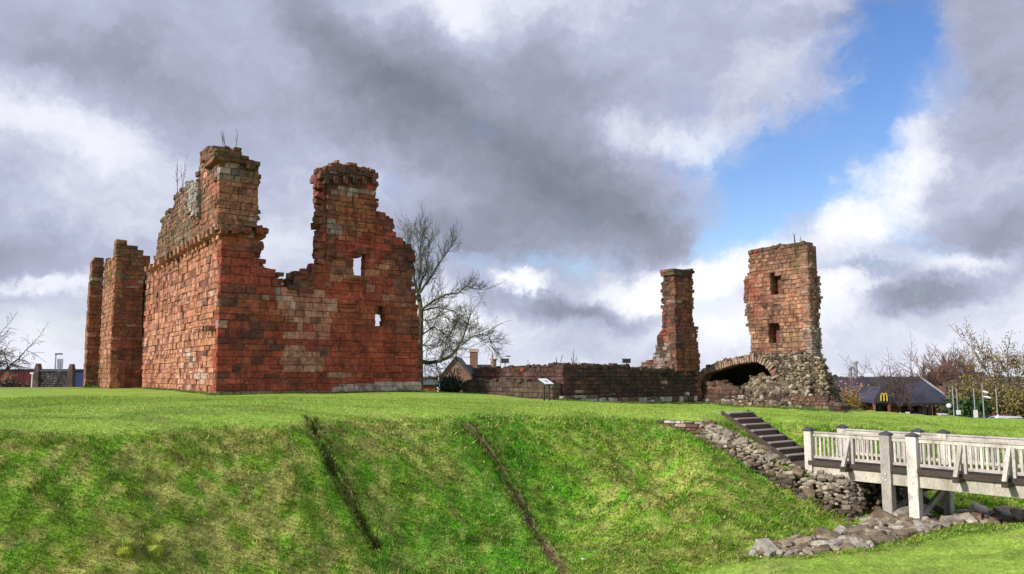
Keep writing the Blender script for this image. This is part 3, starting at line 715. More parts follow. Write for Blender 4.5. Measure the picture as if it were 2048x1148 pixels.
# corbel table
for k in range(17):
    t = k / 16.0; u = 300 + (433 - 300) * (1 - (1 - t) ** 1.0); v = 539 + (462 - 539) * t
    s, z = px2sz(u, v, O2, U2, .2); c = Vector((C0.x, C0.y, 0)) + Vector((*U2, 0)) * s + Vector((*N2, 0)) * .2 + Vector((0, 0, z))
    ST.add(castle, c, Vector((*U2, 0)), Vector((-N2.x, -N2.y, 0)), Vector((0, 0, 1)), (.34, .62, .42), mix(ORG, BRN, rnd.random() * .5), name='corbel')
sc = MB()
a = px2sz(300, 531, O2, U2, .4); b = px2sz(436, 453, O2, U2, .4)
# corner turret: two outer faces
Cc = C0v + (N1 + N2) * .36
pct = painter([(.38, .18, .12), (.30, .12, .08), (.24, .12, .08), PINK], [(470, 400, 50, 50, (.40, .17, .10), .6), (450, 330, 40, 25, (.12, .09, .08), .5), (465, 345, 30, 25, GREY, .6), (500, 350, 30, 40, BRN, .6), (500, 400, 18, 60, GREY, .35), (410, 380, 26, 80, (.25, .18, .10), .6), (470, 440, 60, 14, PINK, .5), (470, 345, 50, 18, SOOT_SHADE, .4)])
cf = pxs([(432, 458), (432, 306), (519, 322), (519, 352), (517, 400), (515, 458)], Cc, U1)
mwall(ST, 'corner_turret', castle, O=Cc, U=U1, T=2.0, poly=cf, ch=.33, sl=.55, paint=pct, smin=0.0, rag=.05)
cs_ = pxs([(396, 446), (396, 360), (401, 312), (433, 306), (433, 456)], Cc, U2)
mwall(ST, 'corner_turret', castle, O=Cc, U=U2, T=1.0, poly=cs_, ch=.33, sl=.5, paint=pct, smax=-.01, rag=.05)
Ck = C0v + (N1 + N2) * .58
pcap = painter([(.13, .085, .05), MOSS, BRN, SOOT_SHADE], [])
mwall(ST, 'turret_cornice', castle, O=Ck, U=U1, T=2.4, poly=pxs([(430, 320), (432, 297), (482, 296), (484, 306), (497, 312), (499, 322), (525, 318), (521, 328), (505, 338), (470, 322)], Ck, U1), ch=.26, sl=.5, paint=pcap, rag=.08, proud=.1)
mwall(ST, 'turret_cornice', castle, O=Ck, U=U2, T=1.2, poly=pxs([(399, 318), (398, 306), (410, 297), (431, 296), (431, 320)], Ck, U2), ch=.26, sl=.45, paint=pcap, rag=.08, proud=.1, smax=-.01)
for k in range(4):
    s, z = px2sz(446 + k * 24, 462, C0, U1, .2); c = Vector((C0.x, C0.y, 0)) + Vector((*U1, 0)) * s + Vector((*N1, 0)) * .18 + Vector((0, 0, z))
    ST.add(castle, c, Vector((*U1, 0)), Vector((-N1.x, -N1.y, 0)), Vector((0, 0, 1)), (.42, .5, .36), mix(RED2, BRN, rnd.random()), name='corbel')
# west end towers
def meet(Oa, Ua, u, v):
    s, z = px2sz(u, v, Oa, Ua); return Vector(Oa[:2]) + Ua * s, z
J, zJ = meet(C0, U2, 281, 776)
pb = painter([RED2, BRN, (.24, .08, .05)], [(250, 520, 60, 50, (.17, .12, .06), .8), (255, 560, 40, 20, GREY, .3), (250, 740, 60, 60, SOOT_SHADE, .35), (265, 640, 30, 60, BRN, .5)])  # dark patches paint shading onto the end tower face
b1 = pxs([(219, 784), (222, 690), (231, 560), (232, 480), (241, 477), (262, 490), (283, 498), (290, 510), (300, 514), (300, 540), (288, 560), (283, 782)], J, U1)
sB = px2sz(231, 560, J, U1)[0]
mwall(ST, 'end_tower', castle, O=J, U=U1, T=1.2, poly=b1, ch=.33, sl=.6, paint=pb, rag=.035)
A1, _ = meet(J, U1, 221, 700)
pbl = painter([ORG, (.36, .17, .09), BRN], [(205, 700, 20, 120, PINK, .3), (210, 540, 30, 40, MOSS, .6)])
mwall(ST, 'end_tower', castle, O=A1, U=U2, T=1.0, poly=pxs([(196, 782), (200, 650), (208, 530), (212, 518), (230, 516), (229, 560), (221, 690), (218, 784)], A1, U2), ch=.33, sl=.5, paint=pbl, rag=.02)
A2, _ = meet(A1, U2, 199, 700)
pb3 = painter([BRN, (.24, .10, .06), (.16, .10, .06)], [(195, 540, 30, 40, MOSS, .6), (185, 700, 20, 100, ORG, .3)])
mwall(ST, 'end_tower', castle, O=A2, U=U1, T=1.4, poly=pxs([(169, 782), (175, 650), (183, 540), (184, 520), (195, 514), (209, 516), (206, 560), (199, 782)], A2, U1), ch=.33, sl=.55, paint=pb3, rag=.035)
# set the light course of plinth stones along the foot of the front wall
ST.flush(300, 40)

# ---- free standing pillar and low enclosure walls ----
Lc = PY(1126, 801, 45); Lc2 = Vector((Lc.x, Lc.y))
lowall = thing('low_ruined_wall', 'long low blackened sandstone wall behind the information board, pillar rising at its far end', 'ruined wall')
SL = Stones()
pll = painter([(.05, .034, .03), (.075, .042, .036), (.10, .055, .045), (.05, .04, .036)], [(1140, 775, 40, 30, PALE, .35), (1300, 790, 160, 8, (.6, .58, .55), .22), (1200, 790, 120, 10, PALE, .2), (1000, 740, 80, 10, RED2, .3), (1180, 770, 60, 20, BRN, .4)])
lwp = [(1124, 812), (1124, 731), (1150, 730), (1260, 732), (1262, 736), (1394, 739), (1396, 762), (1404, 766), (1404, 812)]
mwall(SL, 'east_face', lowall, m='core_dark', O=Lc, U=U1, T=.9, poly=pxs(lwp, Lc, U1), ch=.22, sl=.45, paint=pll, smin=0, rag=.05)
mwall(SL, 'plinth', lowall, m='core_dark', O=Lc2 + (N1 + N2) * .25, U=U1, T=.3, poly=pxs([(1122, 812), (1124, 792), (1404, 797), (1404, 812)], Lc2 + (N1 + N2) * .25, U1), ch=.28, sl=.5, paint=painter([BRN, SOOT_SHADE, (.2, .14, .09)], [(1160, 795, 60, 10, (.6, .58, .55), .6), (1300, 800, 140, 8, (.6, .6, .58), .35)]), rag=.05)
mwall(SL, 'west_face', lowall, m='core_dark', O=Lc, U=U2, T=.9, poly=pxs([(945, 790), (945, 738), (985, 736), (1040, 735), (1090, 731), (1125, 730), (1125, 812)], Lc, U2), ch=.22, sl=.5, paint=painter([(.055, .036, .03), (.08, .042, .036), (.12, .065, .05)], [(1000, 742, 80, 8, RED2, .4), (1100, 780, 40, 20, PALE, .25), (1060, 770, 60, 20, BRN, .4)]), smax=-.01, rag=.05)
mwall(SL, 'plinth', lowall, m='core_dark', O=Lc2 + N2 * .7, U=U2, T=.6, poly=pxs([(925, 788), (925, 762), (950, 760), (1000, 762), (1100, 766), (1124, 772), (1124, 812)], Lc2 + N2 * .7, U2), ch=.26, sl=.5, paint=painter([(.08, .055, .045), (.12, .085, .06), SOOT_SHADE], [(1070, 783, 60, 6, (.62, .6, .57), .4), (990, 775, 40, 8, PALE, .1), (945, 770, 30, 12, SOOT_SHADE, .6)]), smax=0, rag=.05)
SL.flush(300, 40)

pillar = thing('ruined_stone_pillar', 'slender ruined red sandstone pillar with ragged edges standing at the end of the low wall', 'pillar')
SP = Stones()
Pc, _ = (lambda s: (Lc2 + U1 * s[0], s[1]))(px2sz(1349, 735, Lc, U1))
Pc = Pc + N1 * .15
ppl = painter([RED2, BRN, (.30, .12, .07)], [(1365, 550, 50, 18, SOOT_SHADE, .8), (1340, 640, 30, 60, SOOT_SHADE, .35), (1370, 690, 50, 40, PINK, .3), (1360, 640, 30, 40, ORG, .3)])
mwall(SP, 'shaft_front', pillar, O=Pc, U=U1, T=1.0, poly=pxs([(1346, 745), (1349, 660), (1349, 541), (1386, 541), (1387, 600), (1387, 645), (1394, 660), (1398, 708), (1401, 745), (1405, 800), (1398, 800), (1395, 745)], Pc, U1), ch=.25, sl=.42, paint=ppl, smin=0, rag=.07)
mwall(SP, 'shaft_side', pillar, O=Pc, U=U2, T=1.0, poly=pxs([(1302, 736), (1306, 715), (1316, 672), (1325, 648), (1325, 563), (1333, 541), (1349, 541), (1349, 738)], Pc, U2), ch=.25, sl=.45, paint=painter([BRN, SOOT_SHADE, (.25, .12, .07)], [(1320, 700, 30, 40, GREY, .4), (1330, 640, 20, 50, RED2, .4)]), smax=0, rag=.12)
Pk = Pc + (N1 + N2) * .1
mwall(SP, 'pillar_cap', pillar, O=Pk, U=U1, T=1.2, poly=pxs([(1347, 549), (1347, 537), (1388, 539), (1391, 549)], Pk, U1), ch=.2, sl=.4, paint=painter([SOOT_SHADE, MOSS], []), rag=.06)
mwall(SP, 'pillar_cap', pillar, O=Pk, U=U2, T=1.2, poly=pxs([(1327, 550), (1329, 541), (1340, 537), (1348, 537), (1348, 550)], Pk, U2), ch=.2, sl=.4, paint=painter([SOOT_SHADE, MOSS], []), rag=.06, smax=0)
mwall(SP, 'foot_courses', pillar, O=Pc + N2 * .25, U=U2, T=.8, poly=pxs([(1278, 738), (1282, 723), (1300, 722), (1345, 727), (1347, 738)], Pc + N2 * .25, U2), ch=.18, sl=.5, paint=painter([SOOT_SHADE, BRN, GREY], []), rag=.1)
SP.flush(300, 40)

# ---- east tower on its vaulted rubble base ----
tower = thing('ruined_tower', 'square red sandstone tower fragment with two window openings on a cobbled rubble base with arch', 'tower')
SR = Stones()
Q0 = Vector((12.3, 51.5))                       # plinth line starts here and runs along U2
INN = -N2
def TD(t, d): return Q0 + U2 * t + INN * d
Rc = TD(6.55, 2.0)
s_, _ = px2sz(1621, 708, Rc, U2); Rc = Rc + U2 * s_
prt = painter([(.29, .155, .10), (.25, .125, .08), (.33, .19, .125), BRN], [(1560, 505, 80, 25, (.14, .09, .06), .6), (1590, 620, 40, 40, ORG, .5), (1560, 680, 60, 30, (.36, .23, .13), .6), (1510, 580, 20, 80, RED2, .5), (1555, 615, 30, 8, SOOT_SHADE, .6), (1600, 520, 10, 40, MOSS, .5), (1560, 520, 10, 30, MOSS, .4)])
rt = [(1501, 722), (1500, 672), (1493, 640), (1490, 609), (1488, 575), (1489, 556), (1496, 545), (1498, 520), (1500, 500), (1530, 497), (1550, 492), (1580, 489), (1605, 486), (1617, 488), (1618, 560), (1620, 640), (1621, 722)]
hl = [pxs([(1540, 549), (1561, 548), (1562, 587), (1541, 589)], Rc, U2), pxs([(1537, 647), (1558, 646), (1559, 689), (1538, 690)], Rc, U2)]
mwall(SR, 'tower_face', tower, O=Rc, U=U2, T=.95, poly=pxs(rt, Rc, U2), holes=hl, ch=.255, sl=.42, paint=prt, smax=px2sz(1619, 600, Rc, U2)[0], rag=.07)
for hp in hl:                                    # blocked backs of the two windows
    s0 = min(p[0] for p in hp); s1 = max(p[0] for p in hp); z0 = min(p[1] for p in hp); z1 = max(p[1] for p in hp)
    mb = MB(); mb.box(Vector((*Rc, 0)), Vector((*U2, 0)), Vector((*INN, 0)), (0, 0, 1), s0 - .1, s1 + .1, .7, .93, z0 - .15, z1 + .2)
    mb.build('window_blocking', M['core'], tower)
Rs = Rc + U2 * (px2sz(1619, 600, Rc, U2)[0])
mwall(SR, 'tower_side', tower, O=Rs, U=U1, T=.8, poly=pxs([(1617, 716), (1617, 488), (1622, 505), (1626, 520), (1634, 545), (1641, 565), (1638, 580), (1643, 600), (1640, 640), (1643, 680), (1646, 716)], Rs, U1), ch=.17, sl=.26, paint=painter([(.30, .19, .13), (.24, .13, .09), GREY, (.2, .15, .1)], []), rag=.16, proud=.09, smin=.0)
# rubble base: profile with the arch notch, extruded inwards to make the vault
def tz(u, v, d=1.0):
    O = TD(0, d); s, z = px2sz(u, v, O, U2); return s, z
arch_px = [(1404, 800), (1406, 760), (1414, 748), (1440, 738), (1470, 729), (1500, 723), (1518, 724), (1532, 731), (1542, 743), (1547, 756), (1549, 800)]
top_px = [(1664, 820), (1656, 770), (1648, 735), (1643, 712), (1600, 706), (1520, 708), (1500, 710), (1478, 714), (1460, 717), (1440, 722), (1420, 730), (1406, 738), (1398, 745), (1396, 830)]
arch = [tz(u, v) for u, v in arch_px]; top = [tz(u, v) for u, v in top_px]
tR = px2sz(1621, 708, TD(0, 2.0), U2)[0]; tA = arch[-1][0] + .5
prof = [(arch[0][0], -2.6)] + arch[1:-1] + [(arch[-1][0], -2.6), (tA, -2.6), (tA, 1.2)] + [q for q in top[4:-1] if q[0] < tA] + [(top[-1][0], -2.6)]
mb = MB(); n_ = len(prof); O = TD(0, 1.0)
vs = []
for dd in (0, 3.4):
    for (s, z) in prof: p = O + U2 * s + INN * dd; vs.append((p.x, p.y, z))
mb.add(vs, [tuple(range(n_)), tuple(range(2 * n_ - 1, n_ - 1, -1))] + [(i, i + n_, (i + 1) % n_ + n_, (i + 1) % n_) for i in range(n_)])
ol = [(arch[0][0] - .6, -2.6), (tA - .02, -2.6), (tA - .02, 1.15)] + [(q[0], q[1] - .03) for q in top[4:-1] if q[0] < tA - .1] + [(top[-1][0], -2.6)]; no = len(ol)
vs = []
for dd in (3.3, 3.6):
    for (s, z) in ol: p = O + U2 * s + INN * dd; vs.append((p.x, p.y, z))
mb.add(vs, [tuple(range(no)), tuple(range(2 * no - 1, no - 1, -1))] + [(i, i + no, (i + 1) % no + no, (i + 1) % no) for i in range(no)])
mb.box((*O, 0), (*U2, 0), (*INN, 0), (0, 0, 1), tA, tR + .02, .0, 1.9, -2.6, 1.25)
base = mb.build('vaulted_base', M['core_dark'], tower)
# voussoirs
ring = [tz(u, v, .98) for u, v in arch_px[1:-1]]
acc = [0]
for a, b in zip(ring[:-1], ring[1:]): acc.append(acc[-1] + math.hypot(b[0] - a[0], b[1] - a[1]))
nv = 34
UP = Vector((0, 0, 1))
for k in range(nv + 1):
    q = acc[-1] * k / nv; i = max(j for j in range(len(acc) - 1) if acc[j] <= q + 1e-6); f = (q - acc[i]) / (acc[i + 1] - acc[i])
    s = ring[i][0] * (1 - f) + ring[i + 1][0] * f; z = ring[i][1] * (1 - f) + ring[i + 1][1] * f
    dx_, dz_ = ring[i + 1][0] - ring[i][0], ring[i + 1][1] - ring[i][1]; L = math.hypot(dx_, dz_); dx_ /= L; dz_ /= L
    X3 = Vector((U2.x * dx_, U2.y * dx_, dz_)); Z3 = Vector((U2.x * -dz_, U2.y * -dz_, dx_)); hgt = rnd.uniform(.30, .56)
    c = Vector((*(O + U2 * s - INN * .05), z)) + Z3 * (hgt / 2 - .04)
    SR.add(base, c + Vector((*INN, 0)) * .25, X3, Vector((*INN, 0)), Z3, (acc[-1] / nv * .86, .7, hgt), mix((.26, .13, .10), (.38, .29, .23), rnd.random()), name='arch_stone')
COBC = [(.33, .28, .195), (.25, .205, .14), (.20, .15, .10), (.27, .19, .12), (.40, .36, .27), (.15, .115, .08), (.24, .195, .13)]
def cobcol(dirt=.25):
    c = mix(rnd.choice(COBC), rnd.choice(COBC), rnd.random())
    if rnd.random() < dirt: c = mix(c, (.07, .055, .04), .7)
    k = rnd.uniform(.75, 1.2); return tuple(x * k for x in c)
ANGULAR = .4
def cobble(S_, parent, p, nrm, size, col, flat=.8, asp=1.0, name='stone', level=False):
    nrm = Vector(nrm).normalized(); a = Vector((0, 0, 1)).cross(nrm)
    if a.length < .1: a = Vector((1, 0, 0))
    a.normalize(); b = nrm.cross(a); t = rnd.gauss(0, .25) if level else rnd.uniform(0, 6.28)
    X3 = a * math.cos(t) + b * math.sin(t); Z3 = nrm; Y3 = Z3.cross(X3)
    if rnd.random() < ANGULAR:
        tl = Vector((rnd.gauss(0, .15), rnd.gauss(0, .15), rnd.gauss(0, .15))); N3 = (nrm + tl).normalized(); X3 = (X3 - N3 * X3.dot(N3)).normalized(); B3 = X3.cross(-N3)
        S_.add(parent, p, X3, -N3, B3, (size * asp, size * flat * 1.1, size * rnd.uniform(.5, .85)), tuple(x * .85 for x in col), kind='s', name=name); return
    S_.add(parent, p, X3, Y3, Z3, (size * asp, size / asp ** .5 * .85, size * flat), col, kind='c', name=name)
# cobbles on the face of the base (above and beside the arch)
def in_px(u, v, poly): return bool(inpoly(np.array(u), np.array(v), poly))
archo = [(u, v - 12 if 3 < i_ < 9 else v - 9) for i_, (u, v) in enumerate(arch_px)]; archo[-2] = (1562, 750); archo[-1] = (1562, 830); archo[-3] = (1556, 738); archo[-4] = (1542, 724)
fi = [tz(u, v) for u, v in archo]; outl = [(s, z) for s, z in top]
for gi in range(-8, 60):
    for gj in range(0, 26):
        s = -2.4 + gi * .19 + rnd.uniform(-.06, .06) + (gj % 2) * .09; z = -2.0 + gj * .15 + rnd.uniform(-.04, .04)
        if not in_px(s, z, outl) or in_px(s, z, [(fi[0][0], -3)] + fi[1:-1] + [(fi[-1][0], -3)]): continue
        p = TD(s, 1.0); cobble(SR, base, Vector((p.x, p.y, z)), (N2.x, N2.y, .15), rnd.uniform(.14, .27), cobcol(.55), .8, rnd.uniform(1, 1.45), level=rnd.random() < .6)
# rubble heap in front of and round the corner of the base
def heap(t, d):
    fr = max(0.0, 1.35 - d); rt_ = max(0.0, t - (tR - .2)); z = 9
    zf = float(np.interp(fr, [0, .12, .35, 1.0, 1.5], [-.05, -.25, -.55, -1.15, -2.0]))
    zs2 = float(np.interp(rt_, [0, .28, .65, 1.15, 1.75, 2.3], [1.28, .95, -.1, -1.2, -2.1, -2.8]))
    if t > 4.3: zf += (t - 4.3) * .25 * math.exp(-fr * 2)
    if fr <= 0: zf = 1.3 if t > 4.5 else -.1
    lf = float(np.interp(t, [.6, 1.6, 2.6, 3.6], [-2.2, -1.3, -.6, 9]))
    zb_ = float(np.interp(d, [2.7, 3.1, 3.6], [9, .5, -2.6]))
    return min(zf, zs2, lf, zb_) + .12 * (float(vnoise(t, d, .4, 77)) - .5)
mb = MB(); nt, nd = 60, 36
for i in range(nt + 1):
    for j in range(nd + 1):
        t = .6 + i * (tR + 1.9 - .6) / nt; d = -.1 + j * (3.9) / nd; p = TD(t, d); mb.v.append((p.x, p.y, heap(t, d) if d > .9 or t > 0 else -3))
for i in range(nt):
    for j in range(nd):
        t = .6 + (i + 1) * (tR + 1.9 - .6) / nt; d = -.1 + (j + 1) * 3.9 / nd
        if d > 1.3 and t < 4.6: continue
        a = i * (nd + 1) + j; mb.f.append((a, a + nd + 1, a + nd + 2, a + 1))
heap_o = mb.build('rubble_heap', M['core_dark'], tower, True)
for gi in range(70):
    for gj in range(50):
        t = .8 + gi * .15 + rnd.uniform(-.06, .06); d = .0 + gj * .13 + rnd.uniform(-.05, .05)
        if t > tR + 1.8 or (d > 1.3 and t < tR - .3) or d > 3.3: continue
        z = heap(t, d); zx = (heap(t + .1, d) - heap(t - .1, d)) / .2; zd = (heap(t, d + .1) - heap(t, d - .1)) / .2
        if rnd.random() > .9: continue
        nn = Vector((-zx * U2.x - zd * INN.x, -zx * U2.y - zd * INN.y, 1)); p = TD(t, d)
        cobble(SR, heap_o, Vector((p.x, p.y, z)), nn, rnd.uniform(.16, .34), cobcol(.5), .6, rnd.uniform(1, 1.7))
        steep = abs(zx) + abs(zd)
        if steep > 1.5:
            for kk in range(int(min(steep * .7, 4))):
                p = TD(t + rnd.uniform(-.08, .08), d + rnd.uniform(-.08, .08)); cobble(SR, heap_o, Vector((p.x, p.y, heap(t, d) + rnd.uniform(-.3, .3))), (N2.x * .5 + N1.x * .7, N2.y * .5 + N1.y * .7, .4), rnd.uniform(.18, .30), cobcol(.35), .6, rnd.uniform(1, 1.4), level=True)
# plinth wall in front
ppb = painter([SOOT_SHADE, (.12, .07, .055), BRN], [(1470, 800, 30, 14, (.62, .6, .57), .75), (1545, 812, 40, 8, (.6, .58, .55), .5), (1640, 815, 60, 12, (.3, .24, .16), .6), (1430, 805, 30, 8, GREY, .4), (1530, 800, 30, 20, PALE, .2)])
mwall(SR, 'plinth_wall', tower, m='core_dark', O=TD(0, 0), U=U2, T=.6, poly=pxs([(1404, 820), (1405, 766), (1440, 764), (1462, 772), (1486, 784), (1490, 800), (1518, 800), (1520, 787), (1600, 791), (1640, 795), (1664, 800), (1680, 810), (1692, 838)], TD(0, 0), U2), ch=.24, sl=.42, paint=ppb, rag=.06)
SR.flush(300, 40)

# ------------------------------------------------------------------ steps
steps = thing('garden_steps', 'flight of dark stone steps with pale edges climbing from the bridge to the lawn', 'steps')
E3 = Vector((*SDIR, 0)); W3 = Vector((*SW_, 0)); O3 = Vector((*SB, 0))
for k in range(NST):
    mb = MB(); z1 = ZB + (k + 1) * RISE if k < NST - 1 else ZB + NST * RISE
    q0 = .10 + k * RUN
    mb.box(O3, W3, E3, UP, 0, STW, q0, q0 + RUN + .25, z1 - RISE - .03, z1 - .035)
    o = mb.build('step', M['riser'], steps)
    mb = MB(); mb.box(O3, W3, E3, UP, -.01, STW + .01, q0 - .025, q0 + RUN, z1 - .032, z1)
    mb.build('tread', M['concrete'], o)
for s in (-.07, STW + .01):
    mb = MB(); a = O3 + W3 * (s + .03) + E3 * .0 + UP * (ZB + .02); b = O3 + W3 * (s + .03) + E3 * (NST * RUN + .1) + UP * (ZB + NST * RISE + .02)
    mb.beam(a, b, .04, .10); mb.build('string_board', M['wood_dark'], steps)
mb = MB(); mb.box(O3, W3, E3, UP, -.05, STW + .05, NST * RUN + .1, NST * RUN + 1.3, ZB + NST * RISE - .25, ZB + NST * RISE - .006); mb.build('top_landing', M['concrete'], steps)
mb = MB(); mb.box(O3, W3, E3, UP, -.1, STW + .3, -1.3, .095, ZB - .12, ZB - .01); mb.build('bottom_landing', M['riser'], steps)

# ------------------------------------------------------------------ retaining walls below the steps
rw = thing('cobble_retaining_wall', 'sloping retaining wall of rounded cobbles and boulders beside the steps under the bridge', 'retaining wall')
SC_ = Stones()
front = [PY(1395, 878, 23.6), PY(1450, 910, 22.9), PY(1500, 937, 22.4), PY(1600, 992, 21.3), PY(1700, 1048, 20.4), PY(1722, 1040, 20.6), Vector((10.7, 22.0, -3.9))]
topl = [PY(1402, 846, 24.0), PY(1450, 864, 23.4), PY(1500, 888, 22.9), PY(1600, 946, 21.9), PY(1690, 960, 21.1), PY(1722, 968, 21.3), Vector((10.9, 22.5, -2.75))]
def rowpt(f, h):
    i = min(int(f), len(front) - 2); g = f - i
    a = front[i].lerp(front[i + 1], g); b = topl[i].lerp(topl[i + 1], g)
    return a.lerp(b, h)
mb = MB(); nf = 36; rows = [-.35, 0, .5, 1.0]
for i in range(nf + 1):
    f = i / nf * (len(front) - 1)
    for h in rows: p = rowpt(f, h); mb.v.append(tuple(p + Vector((.08, .12, -.04))))
    p = rowpt(f, 1.0); mb.v.append(tuple(p + Vector((.16, .2, -.12))))
    mb.v.append(tuple(Vector((p.x + .35, p.y + .45, -4.3))))
for i in range(nf):
    for j in range(5): a = i * 6 + j; mb.f.append((a, a + 6, a + 7, a + 1))
rwb = mb.build('wall_fill', M['soil'], rw)
for i in range(int(5.99 * 12)):
    f = (i + .5) / 12
    if f > 5.95: break
    a, b = rowpt(f, 0), rowpt(f, 1); H = (b - a).length; m_ = max(2, int(H / .135))
    for j in range(-1, m_ + 1):
        h = (j + .5 + rnd.uniform(-.25, .25)) / m_; ff = min(5.98, max(0, f + rnd.uniform(-.035, .035)))
        p = rowpt(ff, h); tan = (rowpt(min(ff + .05, 5.99), h) - rowpt(max(ff - .05, 0), h)); nn = tan.cross(b - a).normalized()
        if nn.y > 0: nn = -nn
        if rnd.random() < .10: continue
        big = rnd.random() < .16
        sz_ = rnd.uniform(.16, .24) if big else rnd.uniform(.08, .15)
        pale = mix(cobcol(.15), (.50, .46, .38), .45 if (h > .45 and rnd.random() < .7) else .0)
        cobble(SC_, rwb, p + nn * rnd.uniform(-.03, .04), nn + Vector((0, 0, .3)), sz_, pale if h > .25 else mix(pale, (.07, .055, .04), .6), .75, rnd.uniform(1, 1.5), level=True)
for i in range(70):
    f = rnd.uniform(0, 4.3); p = rowpt(f, 1.0) + Vector((rnd.uniform(0, .14), rnd.uniform(0, .18), .0)); cobble(SC_, rwb, p, (0, 0, 1), rnd.uniform(.1, .22), mix(cobcol(.15), (.5, .46, .4), .3), .6, rnd.uniform(1, 1.5))
SC_.flush(300, 60)
# ashlar stub at the head of it
stub = thing('sunken_stone_wall', 'short sunken stretch of brown sandstone blocks with white crust at the top of the bank', 'wall')
SB_ = Stones()
sO = PY(1316, 842, 24.5); sE = PY(1432, 858, 23.7); sU = Vector((sE.x - sO.x, sE.y - sO.y)).normalized()
stp_poly = pxs([(1312, 846), (1318, 838), (1425, 841), (1432, 850), (1440, 902), (1400, 890), (1350, 866)], sO, sU)
mwall(SB_, 'block_wall', stub, m='core_dark', O=sO, U=sU, T=.35, poly=stp_poly, ch=.085, sl=.22, paint=painter([(.14, .08, .07), BRN, (.2, .13, .11)], [(1370, 841, 60, 6, (.6, .56, .52), .9), (1380, 850, 50, 10, PALE, .3)]), rag=.03, proud=.02, depth=.14)
SB_.flush(300, 60)

# ------------------------------------------------------------------ stone footings in the moat
for fi_, (fp, lab) in enumerate(zip(footp, ('broad band of low lichened foundation stones on the moat floor under the bridge posts', 'low grey slabs of ruined foundation behind the bridge at the right edge'))):
    ft = thing('stone_foundation', lab, 'foundation')
    SF = Stones(); xs0 = [p[0] for p in fp]; ys0 = [p[1] for p in fp]
    bed = MB()
    ox = Vector((min(xs0), min(ys0))); stepx = .19
    pts_ = []
    # a low bed of packed soil under the stones
    bedo = bpy.data.objects.new('stone_bed', bpy.data.meshes.new('stone_bed')); link(bedo, ft)
    gxn = int((max(xs0) - min(xs0)) / .15) + 2; gyn = int((max(ys0) - min(ys0)) / .15) + 2
    def bedz(x, y):
        e = float(pdist(np.array(x), np.array(y), fp + [fp[0]])) * (1 if in_px(x, y, fp) else -1)
        return float(zfun(x, y)) + (.09 if fi_ == 0 else .14) * float(sstep(e, -.1, .18)) - .04, e
    for j in range(gyn):
        for i in range(gxn):
            x = min(xs0) - .1 + i * .15; y = min(ys0) - .1 + j * .15; z, e = bedz(x, y); bed.v.append((x, y, z if e > -.12 else z - .2))
    for j in range(gyn - 1):
        for i in range(gxn - 1): a = j * gxn + i; bed.f.append((a, a + 1, a + gxn + 1, a + gxn))
    bedo.data = bed.mesh('stone_bed', M['soil'])
    y = min(ys0)
    while y < max(ys0):
        x = min(xs0)
        while x < max(xs0):
            sz_ = rnd.choice([.08, .10, .12, .14, .17, .22] if rnd.random() < .95 else [.33]) * rnd.uniform(.85, 1.15); jx, jy = x + rnd.uniform(-.06, .06), y + rnd.uniform(-.06, .06)
            if in_px(jx, jy, fp):
                z, e = bedz(jx, jy); lich = rnd.random() < .30
                col = mix(cobcol(.12), (.58, .56, .50), .5) if lich else mix(cobcol(.2), (.29, .225, .155), .45)
                cobble(SF, bedo, Vector((jx, jy, z + sz_ * .16)), (rnd.gauss(0, .13), rnd.gauss(-.15, .15), 1), sz_ * 1.12, col, rnd.uniform(.35, .7), rnd.uniform(1.1, 1.7))
            x += sz_ * .95
        y += .115
    SF.flush(300, 50)

# ------------------------------------------------------------------ bridge
br = thing('timber_footbridge', 'pale weathered timber footbridge with balustrade and capped posts crossing the moat', 'footbridge')
BE = Vector((.64, -.77, 0)).normalized(); BW = Vector((.77, .64, 0)).normalized(); BO = Vector((8.1, 22, 0)); BL = 8.6; BWD = 1.7
def bp(t, w, z): return BO + BE * t + BW * w + UP * z
WC = [(.56, .52, .47), (.48, .45, .41), (.62, .58, .52), (.50, .46, .39)]
def wcol(o): c = rnd.choice(WC); k = rnd.uniform(.88, 1.1); o.color = (c[0] * k, c[1] * k, c[2] * k, 1); return o
def post_mesh(w, z0, z1):
    mb = MB(); b = .012
    for (z, q) in ((z0, w / 2), (z1 - .02, w / 2), (z1, w / 2 - b)):
        for sx, sy in ((-1, -1), (1, -1), (1, 1), (-1, 1)): mb.v.append(tuple(BE * sx * q + BW * sy * q + UP * z))
    mb.f += [(0, 3, 2, 1), (8, 9, 10, 11)]
    for a, c in ((0, 4), (4, 8)):
        for i in range(4): mb.f.append((a + i, a + (i + 1) % 4, c + (i + 1) % 4, c + i))
    return mb.mesh('post', M['wood_obj'])
def cap_mesh(w):
    mb = MB(); q = w / 2 + .02
    for (z, r_) in ((0, q), (.03, q), (.10, .02)):
        for sx, sy in ((-1, -1), (1, -1), (1, 1), (-1, 1)): mb.v.append(tuple(BE * sx * r_ + BW * sy * r_ + UP * z))
    mb.f += [(0, 3, 2, 1), (8, 9, 10, 11)]
    for a, c in ((0, 4), (4, 8)):
        for i in range(4): mb.f.append((a + i, a + (i + 1) % 4, c + (i + 1) % 4, c + i))
    return mb.mesh('post_cap', M['lead'])
pm_s = post_mesh(.20, -2.75, -1.50); pm_t = post_mesh(.24, -3.75, -1.50); cm = cap_mesh(.22)
